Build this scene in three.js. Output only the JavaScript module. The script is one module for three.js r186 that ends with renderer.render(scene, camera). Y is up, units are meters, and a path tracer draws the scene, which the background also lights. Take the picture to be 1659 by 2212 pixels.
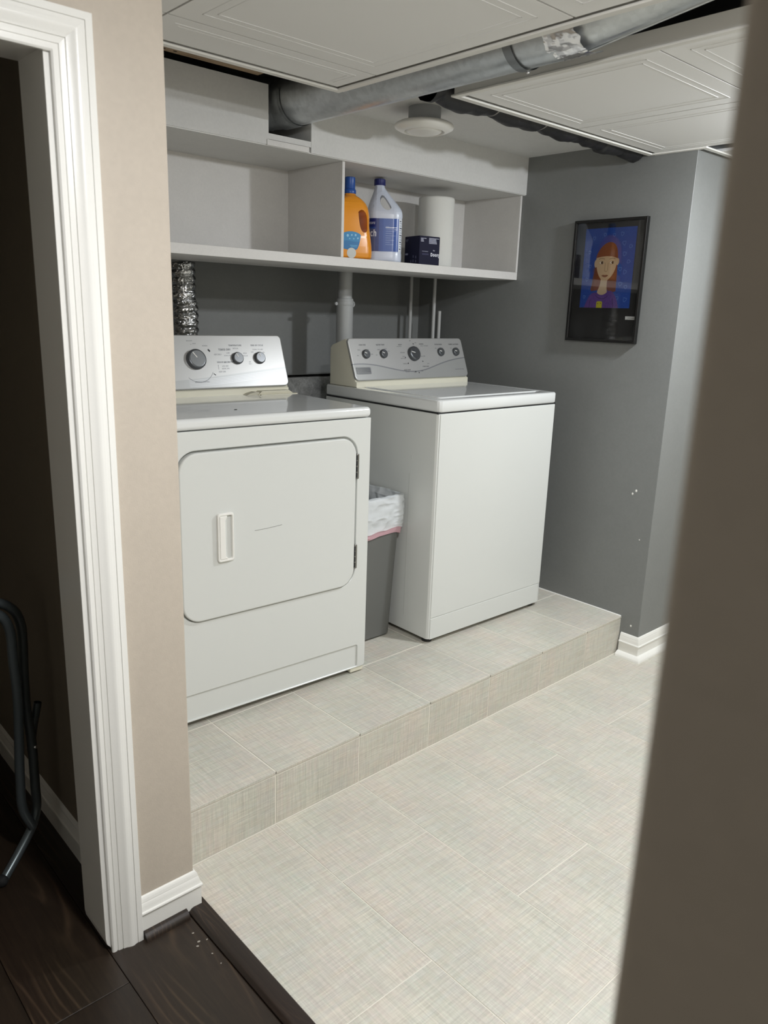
import * as THREE from 'three';
import { RoundedBoxGeometry } from 'three/addons/geometries/RoundedBoxGeometry.js';
import { mergeGeometries, mergeVertices, toCreasedNormals } from 'three/addons/utils/BufferGeometryUtils.js';
import { Brush, Evaluator, SUBTRACTION } from 'three-bvh-csg';
import { RectAreaLightUniformsLib } from 'three/addons/lights/RectAreaLightUniformsLib.js';

// ───────────── camera, exposure, light ─────────────
RectAreaLightUniformsLib.init();
const scene = new THREE.Scene();
scene.background = new THREE.Color(0x000000);
const renderer = new THREE.WebGLRenderer({ antialias: true });
renderer.toneMapping = THREE.LinearToneMapping;
renderer.toneMappingExposure = 0.95;
renderer.shadowMap.enabled = true;

const F = 1670.83, IW = 1659, IH = 2212;
const camera = new THREE.PerspectiveCamera(2 * Math.atan(IH / 2 / F) * 180 / Math.PI, IW / IH, 0.02, 60);
camera.position.set(-1.0674, 1.4061, 1.5669);
camera.rotation.set(-0.2556, -0.7431, 0.0331, 'YXZ');
camera.focus = 2.5;
camera.userData.fStop = 5.6;

// two flat ceiling lamps: most of the light leaves the flat glass downwards, a little leaves its rim sideways (candela)
const LIGHT_A = { at: [1.55, 1.982, 0.75], down: 6.1, round: 2.8, color: [0.95, 0.985, 1.03] };    // in the laundry ceiling
const LIGHT_B = { at: [-0.45, 1.982, 1.3], down: 7.2, round: 2.4, color: [0.975, 0.985, 1.015] };    // by the opening to the hall

// ───────────── helpers ─────────────
let seed = 7;
const rnd = () => { seed = (seed * 1664525 + 1013904223) >>> 0; return seed / 4294967296; };
const taken = {};
const numbered = (n) => { const k = taken[n] = (taken[n] ?? -1) + 1; return k ? `${n}_${String(k).padStart(3, '0')}` : n; };
function mesh(name, geo, mat, parent, p, r) {
  const g = Array.isArray(geo) ? merge(geo) : geo;
  const m = new THREE.Mesh(g, mat);
  m.name = numbered(name); m.castShadow = m.receiveShadow = true;
  if (p) m.position.set(...p);
  if (r) m.rotation.set(...r);
  (parent ?? scene).add(m);
  return m;
}
function group(name, parent, p = [0, 0, 0], ry = 0) {
  const g = new THREE.Group(); g.name = numbered(name); g.position.set(...p); g.rotation.y = ry;
  (parent ?? scene).add(g); return g;
}
function thing(name, label, category, p, ry, grp) { return tag(group(name, null, p, ry), label, category, grp); }
function tag(o, label, category, grp) { o.userData.label = label; o.userData.category = category; if (grp) o.userData.group = grp; return o; }
function struct(o, label) { o.userData.kind = 'structure'; if (label) o.userData.label = label; return o; }
function merge(list) {
  return mergeGeometries(list.map((g) => { const n = g.index ? g.toNonIndexed() : g.clone(); for (const k of Object.keys(n.attributes)) if (!['position', 'normal', 'uv'].includes(k)) n.deleteAttribute(k); return n; }));
}
const at = (g, x, y, z, rx = 0, ry = 0, rz = 0) => { if (rx) g.rotateX(rx); if (ry) g.rotateY(ry); if (rz) g.rotateZ(rz); return g.translate(x, y, z); };
// uv in metres along the dominant axis of each vertex normal; ox, oy shift the pattern
function muv(g, ox = 0, oy = 0) {
  if (g.index) g = g.toNonIndexed();
  const p = g.attributes.position, n = g.attributes.normal, uv = new Float32Array(p.count * 2);
  for (let t = 0; t < p.count; t += 3) {
    const ax = Math.abs(n.getX(t) + n.getX(t + 1) + n.getX(t + 2)), ay = Math.abs(n.getY(t) + n.getY(t + 1) + n.getY(t + 2)), az = Math.abs(n.getZ(t) + n.getZ(t + 1) + n.getZ(t + 2));
    for (let i = t; i < t + 3; i++) {
      const x = p.getX(i), y = p.getY(i), z = p.getZ(i);
      const [u, v] = ay >= ax && ay >= az ? [x, z] : ax >= az ? [z, y] : [x, y];
      uv[i * 2] = u + ox; uv[i * 2 + 1] = v + oy;
    }
  }
  g.setAttribute('uv', new THREE.BufferAttribute(uv, 2));
  return g;
}
// a box given by its two corners, with small chamfers on every edge
function bx(x0, y0, z0, x1, y1, z1, c = 0) {
  const w = x1 - x0, h = y1 - y0, d = z1 - z0;
  const g = c ? new RoundedBoxGeometry(w, h, d, 1, c) : new THREE.BoxGeometry(w, h, d);
  return g.translate((x0 + x1) / 2, (y0 + y1) / 2, (z0 + z1) / 2);
}
const rb = (w, h, d, r, s = 3) => new RoundedBoxGeometry(w, h, d, s, r);
function rrect(x0, y0, x1, y1, r, S = THREE.Shape) {
  const s = new S(), [a, b, c, d] = Array.isArray(r) ? r : [r, r, r, r];   // bottom-left, bottom-right, top-right, top-left
  s.moveTo(x0 + a, y0); s.lineTo(x1 - b, y0); if (b) s.absarc(x1 - b, y0 + b, b, -Math.PI / 2, 0);
  s.lineTo(x1, y1 - c); if (c) s.absarc(x1 - c, y1 - c, c, 0, Math.PI / 2);
  s.lineTo(x0 + d, y1); if (d) s.absarc(x0 + d, y1 - d, d, Math.PI / 2, Math.PI);
  s.lineTo(x0, y0 + a); if (a) s.absarc(x0 + a, y0 + a, a, Math.PI, Math.PI * 1.5);
  return s;
}
const ext = (shape, depth, bevel = 0, seg = 2, cs = 12) => new THREE.ExtrudeGeometry(shape, { depth: depth - 2 * bevel, bevelEnabled: bevel > 0, bevelThickness: bevel, bevelSize: bevel, bevelOffset: -bevel, bevelSegments: seg, curveSegments: cs }).translate(0, 0, bevel);
const poly = (pts) => new THREE.Shape(pts.map((p) => new THREE.Vector2(p[0], p[1])));
const lathe = (pts, n = 40) => new THREE.LatheGeometry(pts.map((p) => new THREE.Vector2(p[0], p[1])), n);
const V = (a) => new THREE.Vector3(...a);
const tube = (pts, r, n = 40, m = 12) => new THREE.TubeGeometry(new THREE.CatmullRomCurve3(pts.map(V), false, 'centripetal'), n, r, m, false);
const cyl = (r, h, n = 32) => new THREE.CylinderGeometry(r, r, h, n);
// a moulding: profile (x outwards, y up) swept along +x from x0 to x1 in front of a wall that faces +z
function moulding(profile, len) { const g = ext(poly(profile), len); g.rotateY(Math.PI / 2); return g; }   // profile x → -z … placed by the caller

// ───────────── noise and textures ─────────────
function hash(x, y, s) { let h = (x * 374761393 + y * 668265263 + s * 974634777) | 0; h = Math.imul(h ^ (h >>> 13), 1274126177); h ^= h >>> 16; return (h >>> 0) / 4294967296; }
function vn(x, y, px, py, s) {        // tileable value noise, periods px, py
  const x0 = Math.floor(x), y0 = Math.floor(y), fx = x - x0, fy = y - y0, u = fx * fx * (3 - 2 * fx), v = fy * fy * (3 - 2 * fy);
  const m = (a, n) => ((a % n) + n) % n, a = m(x0, px), b = m(x0 + 1, px), c = m(y0, py), d = m(y0 + 1, py);
  return (hash(a, c, s) * (1 - u) + hash(b, c, s) * u) * (1 - v) + (hash(a, d, s) * (1 - u) + hash(b, d, s) * u) * v;
}
function tex(w, h, f, srgb = true) {
  const d = new Uint8Array(w * h * 4);
  for (let y = 0, i = 0; y < h; y++) for (let x = 0; x < w; x++, i += 4) { const c = f(x / w, y / h, x, y); d[i] = c[0]; d[i + 1] = c[1]; d[i + 2] = c[2]; d[i + 3] = 255; }
  const t = new THREE.DataTexture(d, w, h); t.wrapS = t.wrapT = THREE.RepeatWrapping; t.magFilter = THREE.LinearFilter; t.minFilter = THREE.LinearFilter;
  if (srgb) t.colorSpace = THREE.SRGBColorSpace; t.needsUpdate = true; return t;
}
const grey = (v) => { const c = Math.max(0, Math.min(255, v)); return [c, c, c]; };
function rep(t, sx, sy = sx) { const c = t.clone(); c.repeat.set(1 / sx, 1 / sy); c.needsUpdate = true; return c; }   // uv in metres: one repeat every sx, sy metres
function canvasTex(w, h, draw) {
  const c = document.createElement('canvas'); c.width = w; c.height = h; draw(c.getContext('2d'), w, h);
  const t = new THREE.CanvasTexture(c); t.colorSpace = THREE.SRGBColorSpace; t.anisotropy = 8; return t;
}
// linen-patterned porcelain: long fine threads both ways, with faint pink, grey-green and cream tints
const weave = (u, v, s) => {
  const hx = vn(u * 4, v * 380, 4, 380, s) * 0.45 + vn(u * 9, v * 210, 9, 210, s + 1) * 0.35 + vn(u * 24, v * 420, 24, 420, s + 4) * 0.3;
  const vx = vn(u * 190, v * 7, 190, 7, s + 2) * 0.45 + vn(u * 110, v * 17, 110, 17, s + 3) * 0.35 + vn(u * 210, v * 48, 210, 48, s + 5) * 0.3;
  const patch = vn(u * 5, v * 9, 5, 9, s + 6);
  return (hx - 0.55) * (0.75 + patch * 0.5) + (vx - 0.55) * (1.25 - patch * 0.5);
};
const linenTex = tex(768, 1536, (u, v) => {
  const w = weave(u, v, 11), t = vn(u * 3, v * 5, 3, 5, 21) - 0.5, q = vn(u * 6, v * 60, 6, 60, 23) - 0.5, g = vn(u * 60, v * 8, 60, 8, 24) - 0.5;
  const b = w * 27 + (vn(u * 2, v * 4, 2, 4, 31) - 0.5) * 7;
  return [196 + b + t * 5 + q * 3 - g * 3, 192 + b - t * 1.5 + g * 3, 180 + b * 0.95 - t - q * 4].map((c) => Math.max(0, Math.min(255, c)));
});
const linenBump = tex(768, 1536, (u, v) => grey(128 + weave(u, v, 11) * 110), false);
const fineTex = tex(256, 256, (u, v) => grey(128 + (vn(u * 64, v * 64, 64, 64, 3) - 0.5) * 120 + (vn(u * 128, v * 128, 128, 128, 4) - 0.5) * 80), false);
const paintTex = tex(512, 512, (u, v) => {    // brushed-out wall paint: broad, faint unevenness and a few small scuffs
  let b = 244 + (vn(u * 4, v * 4, 4, 4, 41) - 0.5) * 3 + (vn(u * 17, v * 17, 17, 17, 42) - 0.5) * 3 + (vn(u * 120, v * 120, 120, 120, 43) - 0.5) * 5;
  return grey(b);
});
const woodTex = tex(512, 2048, (u, v) => {     // dark oak: fine pores, long streaks and faint cathedral arches
  const cx = (u - 0.5) + (vn(v * 4, 0.5, 4, 1, 51) - 0.5) * 0.3, arch = Math.sqrt(cx * cx * 9 + 0.015) * 3.4 + v * 6 + (vn(u * 5, v * 8, 5, 8, 52) - 0.5) * 1.2;
  const ring = Math.pow(0.5 + 0.5 * Math.sin(arch * 6.283), 6) * Math.max(0, vn(u * 3, v * 5, 3, 5, 57) - 0.35) * 1.6, pore = vn(u * 230, v * 46, 230, 46, 53), streak = vn(u * 46, v * 5, 46, 5, 54), tone = vn(u * 2, v * 3, 2, 3, 55);
  const b = 52 + ring * 40 + (pore > 0.66 ? 6 : 0) + (streak - 0.5) * 12 + (tone - 0.5) * 12, red = vn(u * 2, v * 4, 2, 4, 58) * 8;
  return [b * 1.14 + red * 0.6, b * 0.99, b * 0.84].map((c) => Math.max(0, Math.min(255, c)));
});
const zincTex = tex(512, 512, (u, v) => {      // galvanised spangle with white bloom
  let best = 9, id = 0; const N = 26, X = u * N, Y = v * N;
  for (let j = -1; j < 2; j++) for (let i = -1; i < 2; i++) {
    const a = Math.floor(X) + i, b = Math.floor(Y) + j, m = (k) => ((k % N) + N) % N, dx = a + hash(m(a), m(b), 61) - X, dy = b + hash(m(a), m(b), 62) - Y, d = dx * dx + dy * dy;
    if (d < best) { best = d; id = hash(m(a), m(b), 63); }
  }
  const bloom = Math.max(0, vn(u * 9, v * 5, 9, 5, 64) - 0.5) * 60 + (vn(u * 40, v * 40, 40, 40, 65) - 0.5) * 16, b = 208 + (id - 0.5) * 12 + bloom * 0.35;
  return [b - 3, b + 1, b + 3];
});
const zincRough = tex(256, 256, (u, v) => grey(95 + (vn(u * 20, v * 20, 20, 20, 66) - 0.5) * 50 + Math.max(0, vn(u * 7, v * 5, 7, 5, 64) - 0.45) * 180), false);
const brushTex = tex(256, 1024, (u, v) => grey(128 + (vn(u * 3, v * 500, 3, 500, 71) - 0.5) * 170), false);
const concreteTex = tex(512, 512, (u, v) => { const b = 178 + (vn(u * 8, v * 8, 8, 8, 81) - 0.5) * 40 + (vn(u * 30, v * 30, 30, 30, 82) - 0.5) * 36 + (vn(u * 110, v * 110, 110, 110, 83) - 0.5) * 30; return [b - 2, b, b - 1]; });
const joistTex = tex(256, 1024, (u, v) => { const b = 120 + (vn(u * 3, v * 90, 3, 90, 91) - 0.5) * 40 + (vn(u * 8, v * 300, 8, 300, 92) - 0.5) * 24; return [b + 22, b, b - 26]; });
const foilBump = tex(512, 512, (u, v) => { let b = 0; for (const [f, a, s] of [[14, 1, 1], [29, 0.6, 2], [61, 0.35, 3]]) b += Math.abs(vn(u * f, v * f, f, f, 100 + s) - 0.5) * a * 2; return grey(b * 140); }, false);

// ───────────── materials ─────────────
const std = (color, roughness = 0.5, o = {}) => { const { metalness = 0, ...r } = o; return new THREE.MeshPhysicalMaterial({ color, roughness, metalness, ...r }); };
const fine = (s, b) => ({ bumpMap: rep(fineTex, s), bumpScale: b });
const M = {
  tile: std(0xffffff, 0.42, { map: rep(linenTex, 0.3065, 0.613), bumpMap: rep(linenBump, 0.3065, 0.613), bumpScale: 0.0004 }),
  grout: std(0xe3ded2, 0.9, fine(0.06, 0.0004)),
  beige: std(0xc6bbac, 0.55, { map: rep(paintTex, 0.9), ...fine(0.09, 0.0003) }),
  paleWall: std(0xe6e3da, 0.7),
  edging: std(0x8d8980, 0.5),
  lintLid: std(0xc6c2ae, 0.4),
  grit: std(0xa39d92, 0.9),
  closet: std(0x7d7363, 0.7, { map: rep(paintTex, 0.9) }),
  gray: std(0x828482, 0.5, { map: rep(paintTex, 0.8), ...fine(0.09, 0.0003) }),
  board: std(0xdcdcd9, 0.6, { map: rep(paintTex, 0.7), ...fine(0.08, 0.0002) }),
  trim: std(0xe9e8e2, 0.28, fine(0.2, 0.0001)),
  ceiling: std(0xececea, 0.62, fine(0.05, 0.0002)),
  shelf: std(0xdedcd8, 0.5, { map: rep(paintTex, 0.5), ...fine(0.07, 0.0002) }),
  wood: std(0xaca496, 0.42, { map: rep(woodTex, 0.22, 1.3) }),
  darkWood: std(0xa89c92, 0.45, { map: rep(woodTex, 0.11, 0.9) }),
  enamel: std(0xd3d5d1, 0.22, fine(0.02, 0.00004)),
  enamelTop: std(0xdcdedc, 0.1, { clearcoat: 0.6, clearcoatRoughness: 0.05 }),
  cream: std(0xd9d6c4, 0.35),
  steel: std(0xb9bbbd, 0.3, { metalness: 0.85, roughnessMap: rep(brushTex, 0.3, 0.12) }),
  chrome: std(0xd6d8da, 0.16, { metalness: 1 }),
  darkPlastic: std(0x2a2b2c, 0.4),
  knob: std(0x626568, 0.3, { metalness: 0.7 }),
  dialFace: std(0x8f9295, 0.22, { metalness: 0.9 }),
  gasket: std(0x1c1d1e, 0.7),
  hinge: std(0x8b8a86, 0.35, { metalness: 0.9 }),
  zinc: std(0xffffff, 1.0, { metalness: 0.88, map: rep(zincTex, 0.35), roughnessMap: rep(zincRough, 0.3, 0.9) }),
  band: std(0x8d9092, 0.4, { metalness: 0.9 }),
  foil: std(0xd2d3d4, 0.2, { metalness: 1, bumpMap: rep(foilBump, 0.1), bumpScale: 0.006 }),
  pvc: std(0xa7a9a8, 0.4),
  pipe: std(0xb3b4b2, 0.4),
  black: std(0x17181a, 0.55, fine(0.05, 0.0008)),
  joist: std(0xffffff, 0.8, { map: rep(joistTex, 0.25, 0.6) }),
  deck: std(0x2c2a2a, 0.9),
  cable: std(0x9a9a98, 0.5),
  concrete: std(0xffffff, 0.9, { map: rep(concreteTex, 0.5), bumpMap: rep(concreteTex, 0.25), bumpScale: 0.006 }),
  canGrey: std(0x646562, 0.5, fine(0.03, 0.0001)),
  bag: std(0xeef2f4, 0.14, { transmission: 0.3, thickness: 0, side: THREE.DoubleSide, bumpMap: rep(foilBump, 1.1), bumpScale: 0.022 }),
  pink: std(0xdfb4bd, 0.5, { transmission: 0.25, thickness: 0, side: THREE.DoubleSide }),
  orange: std(0xe8951c, 0.3, { clearcoat: 0.3, clearcoatRoughness: 0.3 }),
  blueCap: std(0x1f4f9c, 0.35),
  navyCap: std(0x1d2463, 0.4),
  jug: std(0xd3dbea, 0.35, { clearcoat: 0.3, clearcoatRoughness: 0.2 }),
  paper: std(0xe9e9e3, 0.95, { bumpMap: rep(fineTex, 0.03), bumpScale: 0.0008 }),
  card: std(0x8d7a60, 0.9),
  frame: std(0x121211, 0.3),
  mat: std(0x201f1e, 0.85),
  tubeSteel: std(0x5a6264, 0.3, { metalness: 0.6 }),
  rubber: std(0x0c0c0c, 0.8),
};

// ───────────── floor tiles, wood floor, step ─────────────
const T = 0.3065, GAP = 0.0022;
const chamfer = (w, h, d, c, ox, oy) => muv(new RoundedBoxGeometry(w, h, d, 1, c), ox, oy);
const floorY = 0, STEP = 0.1684;
{
  const floor = struct(group('floor'), 'light beige linen-patterned porcelain tile floor of the laundry room');
  mesh('grout_bed', muv(bx(-0.31, -0.05, -0.02, 3.25, -0.0012, 2.4)), M.grout, floor);
  const variants = [0, 1, 2, 3, 4, 5].map((k) => chamfer(T - GAP, 0.01, 2 * T - GAP, 0.0012, k * 0.137, k * 0.241));
  for (let i = -1; i < 11; i++) {
    const off = i % 2 === 0 ? -0.32 : 0;                          // half-offset running bond
    for (let j = 0; j < 5; j++) {
      let z0 = off + j * 2 * T, z1 = z0 + 2 * T, x0 = i * T, x1 = x0 + T;
      z0 = i > 5 ? Math.max(z0, 0.06) : j === 0 ? -0.026 : z0; x0 = Math.max(x0, -0.296); x1 = Math.min(x1, 3.2); z1 = Math.min(z1, 2.38);
      if (z1 - z0 < 0.03) continue;
      const cut = Math.abs(z1 - z0 - 2 * T) > 0.001 || x1 - x0 < 0.3;
      const g = cut ? chamfer(x1 - x0 - GAP, 0.01, z1 - z0 - GAP, 0.0012, rnd(), rnd()) : variants[Math.floor(rnd() * 6)];
      mesh('floor_tile', g, M.tile, floor, [(x0 + x1) / 2, -0.005 + (rnd() - 0.5) * 0.0006, (z0 + z1) / 2]);
    }
  }
}
{
  const wood = struct(group('floor'), 'dark brown wood plank floor of the hall and closet');
  mesh('subfloor', bx(-2.4, -0.06, -1.2, -0.31, -0.012, 3.2), M.deck, wood);
  const W = 0.19, L = 1.22;
  for (let i = 0; i < 11; i++) {
    const x1 = -0.346 - i * W, x0 = x1 - W, start = [-0.64, 0.235 - L, -0.4, -0.9, -0.2, -0.7][i % 6] - (i % 2 ? 0 : 0.55);
    for (let z0 = start - L * (i % 2 ? 0 : 0); z0 < 3.2; z0 += L) {
      const a = Math.max(z0, -1.15), b = Math.min(z0 + L, 3.15); if (b - a < 0.05) continue;
      mesh('plank', chamfer(W - 0.0012, 0.012, b - a - 0.0012, 0.0011, 0.11 - (i * 0.07) % 0.05, rnd() * 2), M.wood, wood, [(x0 + x1) / 2, -0.006, (a + b) / 2]);
    }
  }
}
const stepG = struct(group('platform', null, [0, 0, 0], 0.0119), 'raised tiled platform under the dryer and washer');
{
  mesh('core', muv(bx(-0.32, 0, -1.33, 1.812, STEP - 0.0012, -0.0012)), M.grout, stepG);
  for (let i = -2; i < 7; i++) {
    const x0 = Math.max(i * T, -0.318), x1 = Math.min(i * T + T, 1.812); if (x1 - x0 < 0.03) continue;
    const xc = (x0 + x1) / 2, w = x1 - x0 - 0.0035;
    mesh('riser_tile', muv(new RoundedBoxGeometry(w, 0.152, 0.009, 1, 0.0012), rnd(), rnd() * 2), M.tile, stepG, [xc, 0.0795, -0.0045]);
    mesh('tread_tile', chamfer(w, 0.009, 0.336, 0.0013, rnd(), rnd() * 2), M.tile, stepG, [xc, STEP - 0.0045, -0.1665]);
    for (const [za, zb] of [[-0.947, -0.338], [-1.32, -0.95]]) {
      const xo = x0 + 0;
      mesh('tread_tile', chamfer(w, 0.009, zb - za, 0.0013, rnd(), rnd() * 2), M.tile, stepG, [xo + (x1 - x0) / 2, STEP - 0.0045, (za + zb) / 2]);
    }
    mesh('tile_edging', bx(x0 + 0.001, STEP - 0.0085, -0.006, x1 - 0.001, STEP - 0.0025, 0.0012, 0.0006), M.edging, stepG);
    mesh('grout_seam', bx(x0, -0.002, -0.003, x1, 0.0035, 0.003, 0.001), M.grout, stepG);
  }
}

// ───────────── walls ─────────────
const XW = 1.7922, ZC = 0.067, ZB = -1.335, TOP = 2.34;
{
  const w = struct(group('wall_back'), 'dark gray back wall behind the machines');
  mesh('drywall', muv(bx(-0.45, 1.107, ZB - 0.12, XW + 0.1, TOP, ZB)), M.gray, w);
  // rough concrete footing below the drywall: an uneven, lumpy face
  const g = new THREE.PlaneGeometry(2.2, 1.1, 110, 56), p = g.attributes.position;
  for (let i = 0; i < p.count; i++) { const x = p.getX(i), y = p.getY(i); p.setZ(i, (vn(x * 9 + 40, y * 9 + 40, 999, 999, 5) - 0.5) * 0.03 + (vn(x * 26 + 40, y * 26 + 40, 999, 999, 6) - 0.5) * 0.012 - (y > 0.535 ? 0.02 : 0)); }
  g.computeVertexNormals();
  mesh('concrete_footing', muv(g), M.concrete, w, [0.7, 0.545, ZB + 0.022]);
  mesh('footing_core', bx(-0.45, 0, ZB - 0.12, XW + 0.1, 1.095, ZB - 0.002), M.concrete, w);
}
{
  const w = struct(group('wall_right'), 'dark gray wall with the framed picture, and its lit end');
  const g = ext(poly([[XW, ZB], [XW, ZC - 0.0012], [XW + 0.0012, ZC], [3.3, ZC], [3.3, ZC - 0.14], [XW + 0.14, ZC - 0.14], [XW + 0.14, ZB]].map(([x, z]) => [x, -z])), TOP);
  g.rotateX(-Math.PI / 2);
  mesh('drywall', muv(g), M.gray, w);
  // paint chips low on the wall
  for (const [y, z, s] of [[0.72, -0.02, 0.006], [0.705, -0.035, 0.005], [0.14, 0.028, 0.005], [0.52, 0.02, 0.003]]) mesh('paint_chip', new THREE.SphereGeometry(s, 8, 6).scale(0.12, 1, 0.8), M.trim, w, [XW, y, z]);
}
const ZL = 0.1298, XE = -0.3242;
{
  const w = struct(group('wall_left'), 'beige wall with the white cased doorway to the dark closet');
  mesh('drywall', muv(bx(-0.5295, 0, 0.012, XE, TOP, ZL, 0.003)), M.beige, w);
  mesh('drywall', muv(bx(-1.3, 1.8185, 0.012, -0.5295, TOP, ZL)), M.beige, w);
  mesh('drywall', muv(bx(-2.4, 0, 0.012, -1.3, TOP, ZL)), M.beige, w);
  mesh('drywall', muv(bx(-0.448, 0, ZB - 0.1, XE, TOP, 0.012)), M.beige, w);
}
{
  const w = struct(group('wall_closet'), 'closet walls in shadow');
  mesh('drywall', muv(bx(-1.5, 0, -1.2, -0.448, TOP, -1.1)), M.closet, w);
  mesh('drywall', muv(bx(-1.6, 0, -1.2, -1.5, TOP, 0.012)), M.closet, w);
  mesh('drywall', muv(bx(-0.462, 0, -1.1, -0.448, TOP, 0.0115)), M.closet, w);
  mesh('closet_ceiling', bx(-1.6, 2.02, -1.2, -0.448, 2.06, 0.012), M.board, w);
}
{
  const w = struct(group('wall_near'), 'taupe wall corner close to the camera at the right edge');
  const g = ext(rrect(-0.822, -3.2, -0.70, -1.4445, [0, 0, 0.006, 0.008]), 2.2); g.rotateX(-Math.PI / 2);
  mesh('drywall', muv(g), M.beige, w);
}
// the walls that close the rooms outside the picture
struct(mesh('wall_front', muv(bx(-0.72, 0, 2.4, 3.3, TOP, 2.5)), M.paleWall));
struct(mesh('wall_far', muv(bx(3.2, 0, ZC - 0.1, 3.3, TOP, 2.5)), M.paleWall));
struct(mesh('wall_hall', [muv(bx(-2.5, 0, 0.0, -2.4, TOP, 3.2)), muv(bx(-2.5, 0, 3.1, -0.7, TOP, 3.2))], M.paleWall));

// ───────────── door casing, jamb, baseboards ─────────────
{
  const d = struct(group('door_1'), 'white moulded door casing around the dark closet doorway');
  // casing profile: u runs from the opening outwards, v stands off the wall
  const prof = [[0, 0], [0, 0.007], [0.003, 0.0095], [0.010, 0.0095], [0.0105, 0.0075], [0.0125, 0.0075], [0.013, 0.010], [0.022, 0.0115], [0.0225, 0.0095], [0.0235, 0.0095], [0.024, 0.0125], [0.030, 0.0135], [0.036, 0.0165], [0.042, 0.0185], [0.047, 0.0185], [0.051, 0.0165], [0.0555, 0.0165], [0.0558, 0.0145], [0.0565, 0.0145], [0.0568, 0.017], [0.0685, 0.017], [0.069, 0.0165], [0.069, 0]];
  const XI = -0.531, YI = 1.800, HW = 0.0, LEN = 1.795;
  // sweep along a mitred path: right leg up, head, left leg down
  const path = [[XI, 0.0, 0], [XI, YI, 1], [XI - 0.78, YI, 2], [XI - 0.78, 0.0, 3]];
  const piece = (a, b, du0, dv0, du1, dv1) => {        // between two path points; offsets give the outward direction at each end
    const pos = [];
    for (let i = 0; i < prof.length; i++) { const [u, v] = prof[i], [u2, v2] = prof[(i + 1) % prof.length]; const P = (q, uu, vv, dx, dy) => [q[0] + uu * dx, q[1] + uu * dy, ZL + vv];
      const A = P(a, u, v, du0, dv0), B = P(b, u, v, du1, dv1), C = P(b, u2, v2, du1, dv1), D = P(a, u2, v2, du0, dv0); pos.push(...A, ...B, ...C, ...A, ...C, ...D); }
    const g = new THREE.BufferGeometry(); g.setAttribute('position', new THREE.BufferAttribute(new Float32Array(pos), 3)); g.computeVertexNormals();
    return muv(toCreasedNormals(g, 0.6));
  };
  mesh('side_casing', piece(path[0], path[1], 1, 0, 1, 1), M.trim, d);
  mesh('head_casing', piece(path[1], path[2], 1, 1, -1, 1), M.trim, d);
  mesh('side_casing', piece(path[2], path[3], -1, 1, -1, 0), M.trim, d);
  mesh('side_jamb', muv(ext(poly([[-0.541 - 0.0, 0.035], [-0.541, 0.04], [-0.541, 1.808], [-0.529, 1.808], [-0.529, 0.005], [-0.539, 0.02]].map(([x, y]) => [x, y])), 0.119, 0.0008)), M.trim, d, [0, 0, 0.010]);
  mesh('head_jamb', muv(bx(-1.31, 1.806, 0.010, -0.529, 1.818, 0.1295, 0.0008)), M.trim, d);
  mesh('side_jamb', muv(bx(-1.322, 0.006, 0.010, -1.310, 1.818, 0.1295, 0.0008)), M.trim, d);
}
// baseboard profile: v off the wall, y up
const BASE = [[0, 0], [0.0125, 0], [0.0125, 0.053], [0.0135, 0.0545], [0.0155, 0.0555], [0.0165, 0.0585], [0.0155, 0.0615], [0.0125, 0.063], [0.0115, 0.066], [0.0105, 0.073], [0.0085, 0.080], [0.0075, 0.0815], [0.0075, 0.084], [0.0062, 0.090], [0.0035, 0.0945], [0, 0.0965]];
function sweep(profile, pts) {           // pts: [x, z, nx, nz] with the outward offset direction at each point (mitred)
  const pos = [], n = profile.length;
  for (let k = 0; k + 1 < pts.length; k++) for (let i = 0; i < n; i++) {
    const P = (q, s) => [q[0] + q[2] * s[0], s[1], q[1] + q[3] * s[0]], s = profile[i], t = profile[(i + 1) % n];
    const A = P(pts[k], s), B = P(pts[k + 1], s), C = P(pts[k + 1], t), D = P(pts[k], t); pos.push(...A, ...B, ...C, ...A, ...C, ...D);
  }
  for (const [q, flip] of [[pts[0], 1], [pts.at(-1), 0]]) {
    const tri = THREE.ShapeUtils.triangulateShape(profile.map((s) => new THREE.Vector2(s[0], s[1])), []);
    for (const f of tri) for (const i of flip ? f : [...f].reverse()) { const s = profile[i]; pos.push(q[0] + q[2] * s[0], s[1], q[1] + q[3] * s[0]); }
  }
  const g = new THREE.BufferGeometry(); g.setAttribute('position', new THREE.BufferAttribute(new Float32Array(pos), 3)); g.computeVertexNormals();
  return muv(toCreasedNormals(g, 0.5));
}
const quarter = (r) => { const a = [[0, 0]]; for (let i = 0; i <= 6; i++) a.push([r * Math.cos(i * Math.PI / 12), r * Math.sin(i * Math.PI / 12)]); return a; };
const lift = (prof, dy) => prof.map(([a, b]) => [a, b + dy]);
{
  const b = struct(group('baseboard_left'), 'white baseboard at the foot of the beige wall');
  mesh('board', sweep(lift(BASE, 0.006), [[-0.4615, ZL, 0, 1], [XE, ZL, 1, 1], [XE, 0.004, 1, 0]]), M.trim, b);
  mesh('quarter_round', sweep(quarter(0.014), [[XE + 0.0125, 0.128, 1, 0], [XE + 0.0125, 0.004, 1, 0]]), M.trim, b);
}
struct(mesh('trim_1', sweep(quarter(0.019), [[-0.460, ZL + 0.0125, 0, 1], [-0.352, ZL + 0.0125, 0, 1]]), M.darkWood), 'dark brown shoe moulding under the white baseboard');
struct(mesh('trim_2', sweep([[0, 0], [0.05, 0], [0.05, 0.003], [0.045, 0.011], [0.012, 0.0125], [0.006, 0.010], [0, 0.004]], [[-0.346, 1.95, 1, 0], [-0.346, 0.118, 1, 0]]), M.darkWood), 'dark brown threshold strip between the wood floor and the tiles');
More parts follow.
